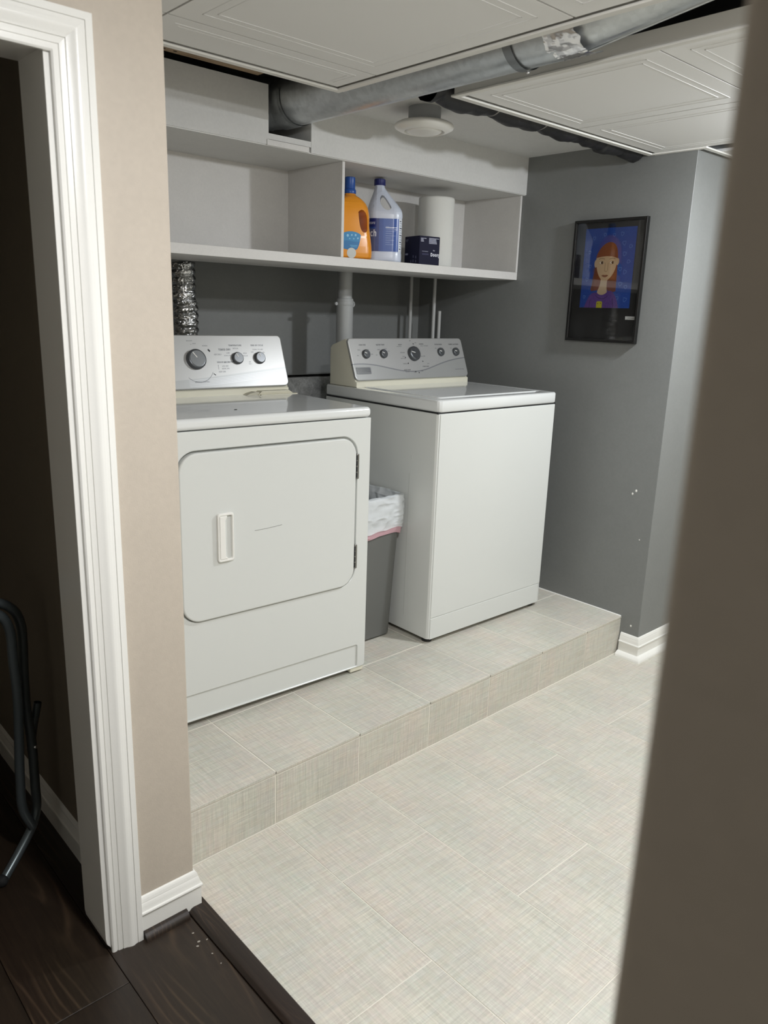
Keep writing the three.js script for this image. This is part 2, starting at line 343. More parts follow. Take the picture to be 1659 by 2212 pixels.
{
  const b = struct(group('baseboard_right'), 'white baseboard with quarter round on the right wall corner');
  mesh('board', sweep(lift(BASE, 0.004), [[XW, -0.012, -1, 0], [XW, ZC, -1, 1], [3.2, ZC, 0, 1]].map((q) => q)), M.trim, b);
  mesh('quarter_round', sweep(quarter(0.021), [[XW - 0.0125, -0.012, -1, 0], [XW - 0.0125, ZC + 0.0125, -1, 1], [3.2, ZC + 0.0125, 0, 1]]), M.trim, b);
}
struct(mesh('baseboard_closet', sweep(BASE, [[-0.462, -1.1, -1, 0], [-0.462, 0.010, -1, 0]]), M.trim), 'white baseboard on the closet wall');
// caulk bead where the platform meets the right wall
struct(mesh('trim_3', tube([[XW - 0.002, STEP + 0.001, -0.02], [XW - 0.003, STEP + 0.002, -0.14], [XW - 0.001, STEP + 0.001, -0.27], [XW - 0.003, STEP + 0.001, -0.5], [XW - 0.002, STEP + 0.001, -1.2]], 0.004, 60, 6), M.trim), 'white caulk bead along the platform and wall');

// ───────────── ceiling ─────────────
const CY = 2.012;
{
  const c = struct(group('ceiling'), 'white ceiling panels with raised border lines in a white grid');
  const panel = (x0, z0, x1, z1, lines = true) => {
    const parts = [bx(x0 + 0.0024, CY - 0.006, z0 + 0.0024, x1 - 0.0024, CY + 0.004, z1 - 0.0024, 0.001)];
    if (lines && x1 - x0 > 0.3 && z1 - z0 > 0.3) for (const m of [0.055, 0.078]) {
      const a = x0 + m, b = x1 - m, e = z0 + m, f = z1 - m, t = 0.0022, y = CY - 0.0068, h = CY - 0.0055;
      parts.push(bx(a, y, e, b, h, e + t), bx(a, y, f - t, b, h, f), bx(a, y, e, a + t, h, f), bx(b - t, y, e, b, h, f));
    } else if (lines) for (const m of [0.04, 0.055]) { const y = CY - 0.0068, h = CY - 0.0055; parts.push(bx(x0 + m, y, z1 - m, x1 - m, h, z1 - m + 0.002), bx(x1 - m, y, z0 + 0.03, x1 - m + 0.002, h, z1 - m)); }
    mesh('ceiling_panel', merge(parts), M.ceiling, c);
  };
  const zl = [-0.3165, -0.151, 0.472, 1.09, 1.71, 2.36], zr = [-0.0975, 0.498, 1.115, 1.73, 2.36];
  for (const [x0, x1, z] of [[-0.79, -0.17, zl], [-0.17, 0.4325, zl], [0.7145, 1.272, zr], [1.272, 1.787, zr], [1.893, 2.5, zr.slice(0)], [2.5, 3.1, zr]])
    for (let i = 0; i + 1 < z.length; i++) {
      let z0 = z[i], xa = x0, xb = x1;
      if (x0 < -0.7 && z0 < 0.13) { if (z[i + 1] < 0.2) { xa = -0.32; xb = -0.17; } else { panel(-0.32, z0, -0.17, z[i + 1], false); z0 = 0.135; xb = -0.321; } if (z[i + 1] < 0.2) { panel(xa, z0, xb, z[i + 1], false); continue; } }
      if (x0 > 1.8 && z[i + 1] < 0.6) z0 = ZC + 0.002;
      panel(xa, z0, xb, z[i + 1]);
    }
  panel(1.787, 0.498, 1.893, 1.115, false);
  // grid rails that stand below the panel edges
  const rail = (x0, z0, x1, z1, y = CY - 0.0125) => mesh('grid_rail', bx(x0, y, z0, x1, y + 0.006, z1, 0.0015), M.trim, c);
  rail(-0.32, -0.342, 0.457, -0.322); rail(0.437, -0.322, 0.459, 2.36);
  rail(0.694, -0.127, XW - 0.006, -0.104); rail(0.694, -0.104, 0.714, 2.36); rail(XW - 0.021, -0.104, XW - 0.001, ZC + 0.02); rail(XW - 0.021, ZC + 0.02, 3.15, ZC + 0.04);
  const hang = (x0, y0, z0, x1, y1, z1) => mesh('grid_web', bx(x0, y0, z0, x1, y1, z1), M.trim, c);
  hang(0.448, CY - 0.006, -0.33, 0.452, CY + 0.03, 2.36); hang(0.699, CY - 0.006, -0.115, 0.703, CY + 0.03, 2.36); hang(-0.32, CY - 0.006, -0.334, 0.45, CY + 0.03, -0.331); hang(0.70, CY - 0.006, -0.119, XW, CY + 0.03, -0.116);
}
struct(mesh('ceiling_hall', bx(-2.45, 2.06, ZL, -0.79, 2.12, 3.15), M.ceiling), 'plain hall ceiling');
struct(mesh('ceiling_deck', bx(-2.5, TOP, -1.5, 3.3, TOP + 0.05, 3.2), M.deck), 'dark floor deck above the ceiling');

// soffit over the shelf
const ZF = -0.700;
{
  const s = struct(group('soffit'), 'white boxed soffit over the shelf with an opening for the duct');
  mesh('face_board', muv(bx(XE, 1.908, ZF - 0.018, 0.459, 2.083, ZF)), M.board, s);
  mesh('sill_board', muv(bx(0.459, 1.9245, ZF - 0.1, 0.629, 1.942, ZF)), M.board, s);
  mesh('sill_trim', muv(bx(0.452, 1.906, ZF - 0.02, 0.62, 1.9235, ZF + 0.0025, 0.001)), M.shelf, s);
  mesh('side_board', muv(bx(0.628, 1.908, ZB, 0.645, 2.30, ZF - 0.001)), M.board, s);
  mesh('face_board', muv(bx(0.6285, 1.907, ZF - 0.018, XW, 2.06, ZF + 0.001, 0.0008)), M.board, s);
  mesh('underside_board', muv(bx(XE, 1.905, ZB, XW, 1.9105, ZF - 0.004)), M.board, s);
  mesh('ceiling_board', muv(bx(0.66, 2.057, ZF - 0.1, XW, 2.07, -0.29)), M.board, s);
}

// ───────────── ceiling lamps ─────────────
function ceilingLamp(L, label) {
  const t = thing('ceiling_lamp', label, 'lamp', [L.at[0], CY - 0.006, L.at[2]]);
  mesh('base', lathe([[0, 0], [0.125, 0], [0.128, -0.004], [0.128, -0.014], [0.118, -0.018], [0, -0.018]]), M.trim, t);
  const glow = std(0xffffff, 0.4, { emissive: new THREE.Color(...L.color), emissiveIntensity: 2.2 });
  mesh('lamp_glass', lathe([[0.112, -0.016], [0.112, -0.030], [0.106, -0.037], [0.09, -0.040], [0, -0.041]]), glow, t);
  const c = new THREE.Color(...L.color), p = new THREE.PointLight(c, L.round); p.name = 'lamp_bulb'; p.castShadow = true; p.shadow.radius = 1.5; p.position.set(0, -0.026, 0); t.add(p);
  const q = new THREE.RectAreaLight(c, L.down / (0.15 * 0.15), 0.15, 0.15); q.name = 'lamp_panel'; q.position.set(0, -0.043, 0); q.rotation.x = -Math.PI / 2; t.add(q);
}
ceilingLamp(LIGHT_A, 'white flush dome lamp on the laundry ceiling beyond the picture edge');
ceilingLamp(LIGHT_B, 'white flush dome lamp on the ceiling by the hall opening');

// ───────────── duct, joist, cable, flexible duct, air vent ─────────────
{
  const t = thing('round_duct', 'galvanised round metal duct running through the ceiling slot into the soffit', 'duct', [0, 0, 0]);
  const cx = 0.56, cy = 2.055, r = 0.076;
  const seg = (a, b, rr, n = 48) => { const A = V(a), B = V(b), len = A.distanceTo(B), g = new THREE.CylinderGeometry(rr, rr, len, n, 1, true); const uv = g.attributes.uv; for (let i = 0; i < uv.count; i++) uv.setXY(i, uv.getX(i) * 0.48, uv.getY(i) * len); g.applyQuaternion(new THREE.Quaternion().setFromUnitVectors(new THREE.Vector3(0, 1, 0), B.clone().sub(A).normalize())); return g.translate(...A.add(B).multiplyScalar(0.5).toArray()); };
  mesh('pipe', seg([cx, cy, -0.70], [cx, cy, 0.36], r), M.zinc, t);
  mesh('pipe', seg([cx, cy, 0.33], [cx + 0.012, cy + 0.135, 1.35], r - 0.0015), M.zinc, t);
  // lock seam
  mesh('seam', tube([[cx + 0.052, cy - 0.058, -0.7], [cx + 0.052, cy - 0.058, 0.34]], 0.0035, 4, 6), M.zinc, t);
  mesh('seam', tube([[cx + 0.052, cy - 0.057, 0.36], [cx + 0.064, cy + 0.078, 1.35]], 0.0035, 4, 6), M.zinc, t);
  // gored elbow turning left behind the soffit
  const joints = []; for (let i = 0; i <= 3; i++) { const a = i / 3 * 1.1; joints.push([cx - 0.13 + 0.13 * Math.cos(a), cy - 0.002 * i, -0.70 - 0.13 * Math.sin(a)]); }
  for (let i = 0; i < 3; i++) mesh('elbow_gore', seg(joints[i].map((c, k) => c - (joints[i + 1][k] - c) * 0.12), joints[i + 1].map((c, k) => c + (c - joints[i][k]) * 0.12), r + (i % 2 ? 0.001 : 0.003)), M.zinc, t);
  mesh('pipe', seg(joints[3], [joints[3][0] - 0.28, joints[3][1], joints[3][2] - 0.14], r), M.zinc, t);
  mesh('slip_joint', seg([cx, cy, -0.715], [cx, cy, -0.675], r + 0.0025), M.zinc, t);
  const bandG = seg([cx, cy, 0.225], [cx, cy, 0.25], r + 0.004);
  const b = mesh('hanger_strap', bandG, M.band, t);
  mesh('strap_screw', at(new THREE.SphereGeometry(0.004, 10, 8), cx + 0.02, cy - r - 0.0035, 0.238), M.chrome, b);
  mesh('strap_tail', bx(cx - r - 0.006, cy, 0.225, cx - r - 0.003, TOP, 0.25), M.band, b);
  mesh('strap_tail', bx(cx + r + 0.003, cy, 0.225, cx + r + 0.006, TOP, 0.25), M.band, b);
  // crumpled foil tape around the joint at the bend
  const tp = new THREE.CylinderGeometry(r + 0.003, r + 0.003, 0.085, 90, 18, true, 0, Math.PI * 1.5), p = tp.attributes.position;
  for (let i = 0; i < p.count; i++) { const x = p.getX(i), y = p.getY(i), z = p.getZ(i), a = Math.atan2(z, x), k = 1 + (Math.abs(vn(a * 7 + 50, y * 70 + 50, 999, 999, 7) - 0.5) * 0.06 + Math.abs(vn(a * 15 + 50, y * 160 + 50, 999, 999, 8) - 0.5) * 0.03); p.setXYZ(i, x * k, y + (vn(a * 5 + 9, y > 0 ? 3 : 9, 999, 999, 9) - 0.5) * 0.018 * (Math.abs(y) / 0.042), z * k); }
  tp.rotateX(Math.PI / 2); tp.rotateZ(2.2);
  mesh('foil_tape', toCreasedNormals(tp, 0.5), std(0xe3e1e0, 0.22, { metalness: 0.9, side: THREE.DoubleSide }), t, [cx, cy + 0.004, 0.385]);
  // torn sticker near the elbow
  mesh('sticker', new THREE.CylinderGeometry(r + 0.0008, r + 0.0008, 0.04, 12, 1, true, 0, 0.5).rotateX(Math.PI / 2).rotateZ(2.72), std(0x6b6f70, 0.6), t, [cx, cy, -0.615]);
  mesh('sticker_edge', new THREE.CylinderGeometry(r + 0.0011, r + 0.0011, 0.008, 12, 1, true, 0, 0.55).rotateX(Math.PI / 2).rotateZ(2.70), std(0xb9bcba, 0.6), t, [cx, cy, -0.592]);
}
{
  const j = thing('ceiling_joist', 'rough tan wooden joist in the dark gap above the ceiling strip', 'joist', [0, 0, 0]);
  mesh('beam', muv(bx(XE, 2.09, -0.668, 0.40, TOP, -0.630, 0.003)), M.joist, j);
  for (const x of [0.075, 0.11]) mesh('knot', at(new THREE.SphereGeometry(0.007, 10, 6).scale(1, 0.15, 0.7), x, 2.0902, -0.645), std(0x2c2119, 0.9), j);
}
tag(mesh('electric_cable', tube([[0.30, 2.16, -0.60], [0.40, 2.105, -0.585], [0.47, 2.085, -0.56], [0.54, 2.075, -0.52], [0.60, 2.10, -0.46], [0.64, 2.2, -0.40]].map(([x, y, z]) => [x, y + 0.07, z]), 0.009, 50, 10), M.cable), 'grey cable sagging in the dark gap above the duct', 'cable');
{
  const t = thing('flexible_duct', 'black flexible duct sagging in scallops behind the right ceiling panels', 'duct', [0, 0, 0]);
  const n = 220, R = 28, x0 = 0.66, x1 = XW - 0.012, pos = [], idx = [], uv = [];
  for (let i = 0; i <= n; i++) {
    const s = i / n, x = x0 + (x1 - x0) * s, ph = ((x - 0.70) / 0.245) % 1, sag = Math.pow(Math.abs(Math.sin(Math.PI * ((ph + 1) % 1))), 0.55) * 0.016 + (vn(x * 26, 1, 999, 9, 14) - 0.5) * 0.008 + (x > 1.55 ? 0.008 : 0);
    for (let k = 0; k <= R; k++) { const a = k / R * Math.PI * 2, r = 0.048 + (vn(x * 40, a * 3, 999, 999, 15) - 0.5) * 0.005; pos.push(x, 2.052 - sag + Math.sin(a) * r, -0.185 + Math.cos(a) * r); uv.push(x, a * 0.05); }
  }
  for (let i = 0; i < n; i++) for (let k = 0; k < R; k++) { const a = i * (R + 1) + k, b = a + R + 1; idx.push(a, a + 1, b, b, a + 1, b + 1); }
  const g = new THREE.BufferGeometry(); g.setAttribute('position', new THREE.BufferAttribute(new Float32Array(pos), 3)); g.setAttribute('uv', new THREE.BufferAttribute(new Float32Array(uv), 2)); g.setIndex(idx); g.computeVertexNormals();
  mesh('jacket', g, std(0x1d1d1f, 0.5, { side: THREE.DoubleSide }), t);
  for (const x of [0.945, 1.19, 1.435]) mesh('hanger_tie', at(new THREE.TorusGeometry(0.047, 0.004, 8, 30), x, 2.052, -0.185, 0, Math.PI / 2), std(0x8f8d89, 0.6), t);
}
{
  const t = thing('air_vent', 'round white ceiling air vent with a drooping disc and grey neck', 'vent', [0.905, 2.057, -0.445]);
  mesh('neck', lathe([[0.054, 0], [0.054, -0.048], [0.050, -0.05], [0.05, 0]]), std(0x9a9c9d, 0.5), t);
  mesh('flange', lathe([[0.052, -0.046], [0.085, -0.046], [0.097, -0.052], [0.1, -0.058], [0.097, -0.064], [0.083, -0.071], [0.07, -0.075], [0.066, -0.074], [0.064, -0.068], [0.052, -0.060]], 56), M.trim, t);
  mesh('disc', lathe([[0, -0.079], [0.03, -0.0785], [0.054, -0.076], [0.06, -0.072], [0.058, -0.068], [0, -0.066]], 48), M.trim, t);
}

// ───────────── shelf unit ─────────────
const ZS = -0.7175, SB = 1.5535, SHELF = 1.5855, ZP = -1.045;
{
  const t = thing('wall_shelf', 'long white open shelf under the soffit above the dryer and washer', 'shelf', [0, 0, 0]);
  mesh('bottom_board', muv(bx(XE + 0.001, SB, ZP, XW - 0.0015, SHELF, ZS, 0.0012)), M.shelf, t);
  mesh('divider', muv(bx(0.779, SHELF + 0.0003, ZP, 0.791, 1.905, ZS, 0.0008)), M.shelf, t);
  mesh('end_panel', muv(bx(XW - 0.013, SHELF + 0.0003, ZP, XW - 0.0015, 1.905, ZS, 0.0008)), M.shelf, t);
  mesh('back_panel', muv(bx(XE + 0.001, SB, ZP - 0.008, XW - 0.0015, 1.905, ZP)), M.shelf, t);
}

// ───────────── dryer ─────────────
// text helper for the control panels: lines of small print
const print = (x, s, px, py, size, color = '#3a3c3e', weight = '', align = 'center') => { x.fillStyle = color; x.font = `${weight} ${size}px sans-serif`; x.textAlign = align; x.fillText(s, px, py); };
function knobSet(r, depth, mat, ring) {
  const parts = { body: lathe([[0, depth], [r * 0.80, depth], [r * 0.92, depth - 0.0015], [r, depth - 0.005], [r * 1.04, 0.003], [r * 1.06, 0], [0, 0]], 40).rotateX(Math.PI / 2) };
  parts.ring = ring && lathe([[r * 1.08, 0], [r * 1.32, 0], [r * 1.36, 0.003], [r * 1.30, 0.0055], [r * 1.1, 0.004]], 48).rotateX(Math.PI / 2);
  return parts;
}
function addKnob(parent, name, x, y, r, depth, ring, angle, label) {
  const k = group(name, parent, [x, y, 0.0008]);
  const s = knobSet(r, depth, M.knob, ring);
  mesh('knob_body', s.body, M.knob, k);
  mesh('face_disc', cyl(r * 0.8, 0.0012, 40).rotateX(Math.PI / 2).translate(0, 0, depth), M.dialFace, k);
  if (ring) mesh('trim_ring', s.ring, M.chrome, k);
  mesh('pointer', bx(-0.0012, r * 0.1, depth, 0.0012, r * 0.78, depth + 0.0016).rotateZ(angle), M.trim, k);
  return k;
}
// a console: cream side body and leaning metal fascia. Local frame: x to the right, y up from the top of the machine, z towards the front.
function console_(parent, w, H, zf, lean, zb, canvas, side) {
  const c = group('console', parent);
  const half = w / 2, yb = 0.02, top = H;
  const prof = [[zf + 0.012, 0.0], [zf + 0.012, yb], [zf + 0.004, yb + 0.004], [zf - lean + 0.004, top - 0.006], [zf - lean - 0.006, top - 0.004], [zb + 0.012, top - 0.03], [zb, top - 0.042], [zb, 0]];
  const body = ext(poly(prof.map(([z, y]) => [z, y])), w - 0.006, 0.003, 2); body.rotateY(-Math.PI / 2).translate(half - 0.003, 0, 0);
  mesh('console_body', toCreasedNormals(body, 0.5), side, c);
  const len = Math.hypot(lean, top - yb - 0.006), tilt = -Math.atan2(lean, top - yb - 0.006);
  const f = group('fascia', c, [0, yb + 0.003, zf + 0.004]); f.rotation.x = tilt;
  const g = ext(rrect(-half, 0, half, len, [0.02, 0.02, 0.016, 0.016]), 0.012, 0.004, 3, 10), uv = g.attributes.uv, p = g.attributes.position;
  for (let i = 0; i < uv.count; i++) uv.setXY(i, p.getX(i) / w + 0.5, p.getY(i) / len);
  mesh('fascia_plate', g, M.steelPrint(canvas), f, [0, 0, -0.002]);
  return { c, f, len, w };
}
M.steelPrint = (t) => std(0xffffff, 0.36, { metalness: 0.5, map: t });

const DR = thing('dryer', 'white front-loading clothes dryer with large drop door, left of the washer', 'dryer', [0.2249, STEP, -0.3318], -0.043);
{
  const w = 0.737, h = 1.068 - STEP, hw = w / 2, D = 0.655, y0 = 0.021;
  // local x of world features: x_local ≈ x_world - 0.2249
  const front = rrect(-hw, y0, hw, h - 0.002, [0.012, 0.012, 0.003, 0.003]);
  const dx0 = -0.311, dx1 = 0.304, dy0 = 0.339, dy1 = 0.838;
  front.holes.push(rrect(dx0 - 0.004, dy0 - 0.004, dx1 + 0.012, dy1 + 0.005, 0.062, THREE.Path));
  front.holes.push(rrect(-hw + 0.018, y0 + 0.006, hw - 0.034, 0.107, [0.004, 0.004, 0.008, 0.008], THREE.Path));
  mesh('cabinet', [ext(front, 0.016, 0.003, 3, 16).translate(0, 0, -0.016), bx(-hw, y0 + 0.002, -D, hw, h - 0.002, -0.0145, 0.002)], M.enamel, DR);
  const door = mesh('door', ext(rrect(dx0, dy0, dx1, dy1, 0.058), 0.024, 0.005, 4, 20), M.enamel, DR, [0, 0, -0.0135]);
  const hx = -0.201, hy = 0.512, ho = rrect(hx - 0.0, hy, hx + 0.052, hy + 0.146, 0.008); ho.holes.push(rrect(hx + 0.006, hy + 0.008, hx + 0.046, hy + 0.138, 0.004, THREE.Path));
  const handle = mesh('handle', ext(ho, 0.012, 0.003, 3), M.trim, door, [0, 0, 0.022]);
  mesh('grip_pad', ext(poly([[0.006, 0.008], [0.030, 0.008], [0.030, 0.012], [0.024, 0.016], [0.024, 0.124], [0.030, 0.134], [0.030, 0.138], [0.006, 0.138]]), 0.0115, 0.002).translate(hx, hy, 0.0012), M.trim, handle);
  mesh('scuff', tube([[-0.075, 0.588, 0.0245], [-0.03, 0.589, 0.0245], [0.02, 0.592, 0.0245]], 0.0006, 16, 5), std(0x8c8c88, 0.7), door);
  for (const y of [0.70, 0.392]) {
    const hg = mesh('hinge', bx(0.3095, y, -0.004, 0.3205, y + 0.084, 0.004, 0.002), M.hinge, DR);
    mesh('hinge_barrel', [0.008, 0.028, 0.048, 0.066].map((d) => at(cyl(0.0042, 0.014, 12), 0.3085, y + d + 0.005, 0.004)), M.gasket, hg);
  }
  mesh('kick_panel', bx(-hw + 0.017, y0 + 0.004, -0.02, hw - 0.033, 0.107, -0.006, 0.002), M.enamel, DR);
  for (const [x, z] of [[-0.33, -0.05], [0.33, -0.03], [-0.33, -0.6], [0.33, -0.6]]) mesh('foot', lathe([[0, 0], [0.018, 0], [0.018, 0.009], [0.008, 0.011], [0.008, 0.024], [0, 0.024]], 20), M.darkPlastic, DR, [x, 0, z]);
  mesh('foot_skirt', bx(hw - 0.06, 0.004, -0.05, hw - 0.003, y0 + 0.003, -0.004, 0.004), M.cream, DR);
  mesh('top', new RoundedBoxGeometry(w + 0.001, 0.033, D + 0.002, 4, 0.013).translate(0, h + 0.0165, -D / 2 + 0.001), M.enamelTop, DR);
  mesh('top_speck', at(new THREE.SphereGeometry(0.004, 8, 6).scale(1.4, 0.3, 0.8), -0.06, h + 0.0335, -0.12), M.gasket, DR);
  const canvas = canvasTex(2048, 512, (x, W, H) => {
    x.fillStyle = '#b2b2b0'; x.fillRect(0, 0, W, H);
    x.fillStyle = '#a5a6a5'; x.beginPath(); x.moveTo(0, 430); x.bezierCurveTo(700, 470, 1300, 380, 2048, 320); x.lineTo(2048, 512); x.lineTo(0, 512); x.fill();
    x.strokeStyle = '#bfc1c3'; x.lineWidth = 3; for (let i = 0; i < 5; i++) { x.beginPath(); x.moveTo(900, 430 + i * 14); x.bezierCurveTo(1300, 420 + i * 14, 1600, 380 + i * 12, 2048, 345 + i * 16); x.stroke(); }
    const S = (s, mx, my, z, wt) => print(x, s, mx, my, z, '#3d3f42', wt);
    const big = 1020;                                     // main dial centre
    S('DELICATE', big - 40, 62, 15); S('HEAVY', big + 8, 88, 13); S('NORMAL', big + 120, 110, 15); S('15', big - 30, 96, 13);
    S('TIMED DRY', big + 330, 152, 26, 'bold'); S('AIR ONLY', big + 245, 196, 20); S('SENSOR DRY PREFERRED', big + 330, 270, 19, 'bold'); S('LESS DRY', big + 305, 308, 18); S('MORE DRY', big + 305, 332, 18); S('VERY DRY', big + 260, 362, 19); S('WRINKLE CONTROL', big + 20, 452, 18);
    x.strokeStyle = '#3d3f42'; x.lineWidth = 3; x.beginPath(); x.moveTo(big + 232, 292); x.lineTo(big + 226, 292); x.lineTo(big + 226, 334); x.stroke();
    x.beginPath(); x.arc(big, 270, 178, 0.5, 2.3); x.stroke(); x.fillStyle = '#222'; x.save(); x.translate(big + 155, 150); x.rotate(0.8); x.fillRect(-14, -8, 28, 16); x.restore(); x.save(); x.translate(big + 170, 378); x.rotate(0.6); x.fillRect(-14, -4, 28, 8); x.restore();
    const k1 = 1478, k2 = 1738;
    S('TEMPERATURE', k1, 110, 22, 'bold'); S('MEDIUM', k1, 138, 16); S('LOW', k1 - 95, 182, 18); S('EXTRA LOW', k1 - 105, 206, 15); S('HIGH', k1 + 100, 186, 18); S('REGULAR', k1 + 100, 210, 14); S('DELICATE', k1 - 130, 272, 15); S('AIR', k1 + 140, 272, 16); S('ONLY', k1 + 140, 290, 14);
    S('END OF CYCLE', k2, 110, 22, 'bold'); S('SIGNAL VOLUME', k2, 150, 17); S('OFF', k2 - 70, 176, 18); S('ON', k2 + 64, 180, 18);
  });
  const top = h + 0.033;
  const T0 = group('console_mount', DR, [0, top, 0]); DR.remove(T0);
  const { c, f, len } = console_(DR, 0.70, 0.203, -0.482, 0.066, -D + 0.005, canvas, M.cream);
  c.position.set(0.008, top - 0.001, 0);
  const ky = 0.108;
  addKnob(f, 'dial', -0.004, ky - 0.006, 0.034, 0.026, true, 0.6);
  addKnob(f, 'dial', 0.155, ky - 0.004, 0.021, 0.022, true, 0.5);
  addKnob(f, 'dial', 0.244, ky - 0.004, 0.021, 0.022, true, 0.2);
  const lint = mesh('lint_screen_lid', [ext(poly([[0.205, 0], [0.352, 0], [0.352, 0.0035], [0.335, 0.014], [0.222, 0.014]]), 0.042, 0.0015), bx(0.212, 0.0, 0.036, 0.366, 0.0035, 0.052, 0.0015)], M.lintLid, DR, [0, top - 0.0012, -0.478]);
  mesh('lid_grip', ext(poly([[0.160, 0], [0.210, 0], [0.214, 0.010], [0.198, 0.012], [0.176, 0.007]]), 0.036, 0.0015), std(0xb3af9d, 0.5), lint, [0, 0, 0.002]);
}

// ───────────── washer ─────────────
const WA = thing('washer', 'white top-loading washing machine with closed lid, right of the dryer', 'washer', [1.2695, STEP, -0.328], -0.0087);
{
  const w = 0.693, hw = w / 2, h = 1.056 - STEP, D = 0.655, y0 = 0.019;
  const side = rrect(-hw, 0, hw, D, [0.014, 0.014, 0.004, 0.004]);      // plan view, front at y = 0
  const cab = ext(side, h - y0 - 0.003, 0.0015, 1, 10); cab.rotateX(-Math.PI / 2).translate(0, y0, 0);
  mesh('cabinet', toCreasedNormals(cab, 0.5), M.enamel, WA);
  mesh('kick_panel', bx(-hw + 0.010, y0 - 0.001, -0.010, hw - 0.018, 0.103, 0.0025, 0.0022), M.enamel, WA);
  mesh('front_panel', bx(-hw + 0.010, 0.1045, -0.010, hw - 0.010, h - 0.004, 0.0025, 0.003), M.enamel, WA);
  mesh('side_crease', [bx(-hw - 0.0006, 0.08, -0.137, -hw + 0.001, h - 0.24, -0.1355)], std(0xb9bab6, 0.4), WA);
  mesh('side_plug', at(cyl(0.007, 0.002, 16), -hw, 0.71, -0.13, 0, 0, Math.PI / 2), M.enamel, WA);
  for (const [x, z] of [[-0.315, -0.035], [0.315, -0.035], [-0.315, -0.61], [0.315, -0.61]]) mesh('foot', lathe([[0, 0], [0.02, 0], [0.02, 0.008], [0.008, 0.01], [0.008, 0.022], [0, 0.022]], 20), M.darkPlastic, WA, [x, 0, z]);
  // the top with a sunk lid
  const th = 0.044, topShape = rrect(-hw - 0.001, -0.004, hw + 0.001, D, [0.024, 0.024, 0.01, 0.01]);
  topShape.holes.push(rrect(-hw + 0.062, 0.055, hw - 0.044, 0.50, 0.02, THREE.Path));
  const top = ext(topShape, th, 0.008, 4, 12); top.rotateX(-Math.PI / 2).translate(0, h + 0.002, 0);
  mesh('top', toCreasedNormals(top, 0.6), M.enamelTop, WA);
  mesh('top_deck', bx(-hw + 0.005, h + 0.004, -D + 0.005, hw - 0.005, h + 0.028, -0.01), M.enamelTop, WA);
  mesh('lid', ext(rrect(-hw + 0.066, 0.059, hw - 0.048, 0.496, 0.02), 0.018, 0.007, 4, 10).rotateX(-Math.PI / 2).translate(0, h + 0.030, 0), M.enamelTop, WA);
  mesh('seam', bx(-hw + 0.002, h - 0.0035, -D + 0.004, hw - 0.002, h + 0.003, -0.003), M.gasket, WA);
  const canvas = canvasTex(2048, 512, (x, W, H) => {
    x.fillStyle = '#b4b4b2'; x.fillRect(0, 0, W, H);
    x.fillStyle = '#adaeac'; x.beginPath(); x.moveTo(0, 316); x.bezierCurveTo(420, 290, 640, 420, 1010, 424); x.bezierCurveTo(1330, 430, 1480, 300, 2048, 262); x.lineTo(2048, 512); x.lineTo(0, 512); x.fill();
    x.strokeStyle = '#85878a'; x.lineWidth = 13; x.beginPath(); x.moveTo(0, 316); x.bezierCurveTo(420, 290, 640, 420, 1010, 424); x.bezierCurveTo(1330, 430, 1480, 300, 2048, 262); x.stroke();
    const S = (s, mx, my, z, wt) => print(x, s, mx, my, z, '#3b3d40', wt);
    const d = [235, 535, 1065, 1590, 1890], n = ['LOAD SIZE', 'WATER TEMP', '', 'EXTRA RINSE', 'FABRIC SOFTENER'];
    d.forEach((px, i) => { if (n[i]) S(n[i], px - 15, 92, 23, 'bold'); });
    S('SMALL', d[0] - 85, 150, 17); S('LARGE', d[0] + 55, 150, 17); S('MIN', d[0] - 120, 218, 16); S('MAX', d[0] + 115, 205, 16);
    S('WARM', d[1] - 60, 150, 16); S('COLD', d[1] + 62, 140, 16); S('HOT', d[1] - 110, 215, 16); S('COOL', d[1] + 105, 168, 15);
    S('OFF', d[3] - 80, 140, 16); S('ON', d[3] + 55, 140, 16); S('OFF', d[4] - 80, 140, 16); S('ON', d[4] + 45, 140, 16);
    const b = d[2]; S('HEAVY', b - 200, 92, 21, 'bold'); S('SUPER WASH', b - 225, 112, 15); S('NORMAL', b + 190, 84, 20, 'bold'); S('CASUALS / PERM PRESS', b + 235, 106, 14); S('REGULAR', b - 185, 190, 18); S('LIGHT', b - 180, 240, 16); S('QUICK WASH', b - 195, 262, 15); S('DRAIN & SPIN', b - 165, 330, 16); S('HAND WASH', b - 165, 410, 20, 'bold'); S('DELICATES', b - 170, 432, 15); S('RINSE & SPIN', b + 165, 240, 16); S('OFF', b - 40, 440, 18); S('SOAK', b + 100, 428, 16); S('POWER WASH', b + 185, 372, 18, 'bold'); S('STAIN', b + 240, 336, 14); S('OFF', b - 6, 40, 18); S('SPIN', b + 84, 66, 15);
    x.fillStyle = '#1d1e20'; for (const [qx, qy] of [[b + 42, 74], [b - 152, 246], [b + 150, 300], [b - 20, 430], [b + 38, 442], [b - 122, 320]]) { x.beginPath(); x.arc(qx, qy, 8, 0, 7); x.fill(); }
    print(x, 'commercial technology', 1890, 420, 17, '#4a4c50');
  });
  const { c, f } = console_(WA, 0.662, 0.190, -0.492, 0.064, -D + 0.002, canvas, M.cream);
  c.position.set(0.0, h + 0.046, 0);
  const ky = 0.112;
  for (const [x, a] of [[-0.252, 1.2], [-0.157, 1.2], [0.181, 1.3], [0.277, 1.3]]) addKnob(f, 'dial', x, ky - (x > 0 ? 0 : 0.004), 0.0185, 0.021, false, a);
  addKnob(f, 'dial', 0.014, ky - 0.006, 0.031, 0.026, true, 1.3);
  const bd = group('badge', f, [-0.281, 0.040, 0.008]);
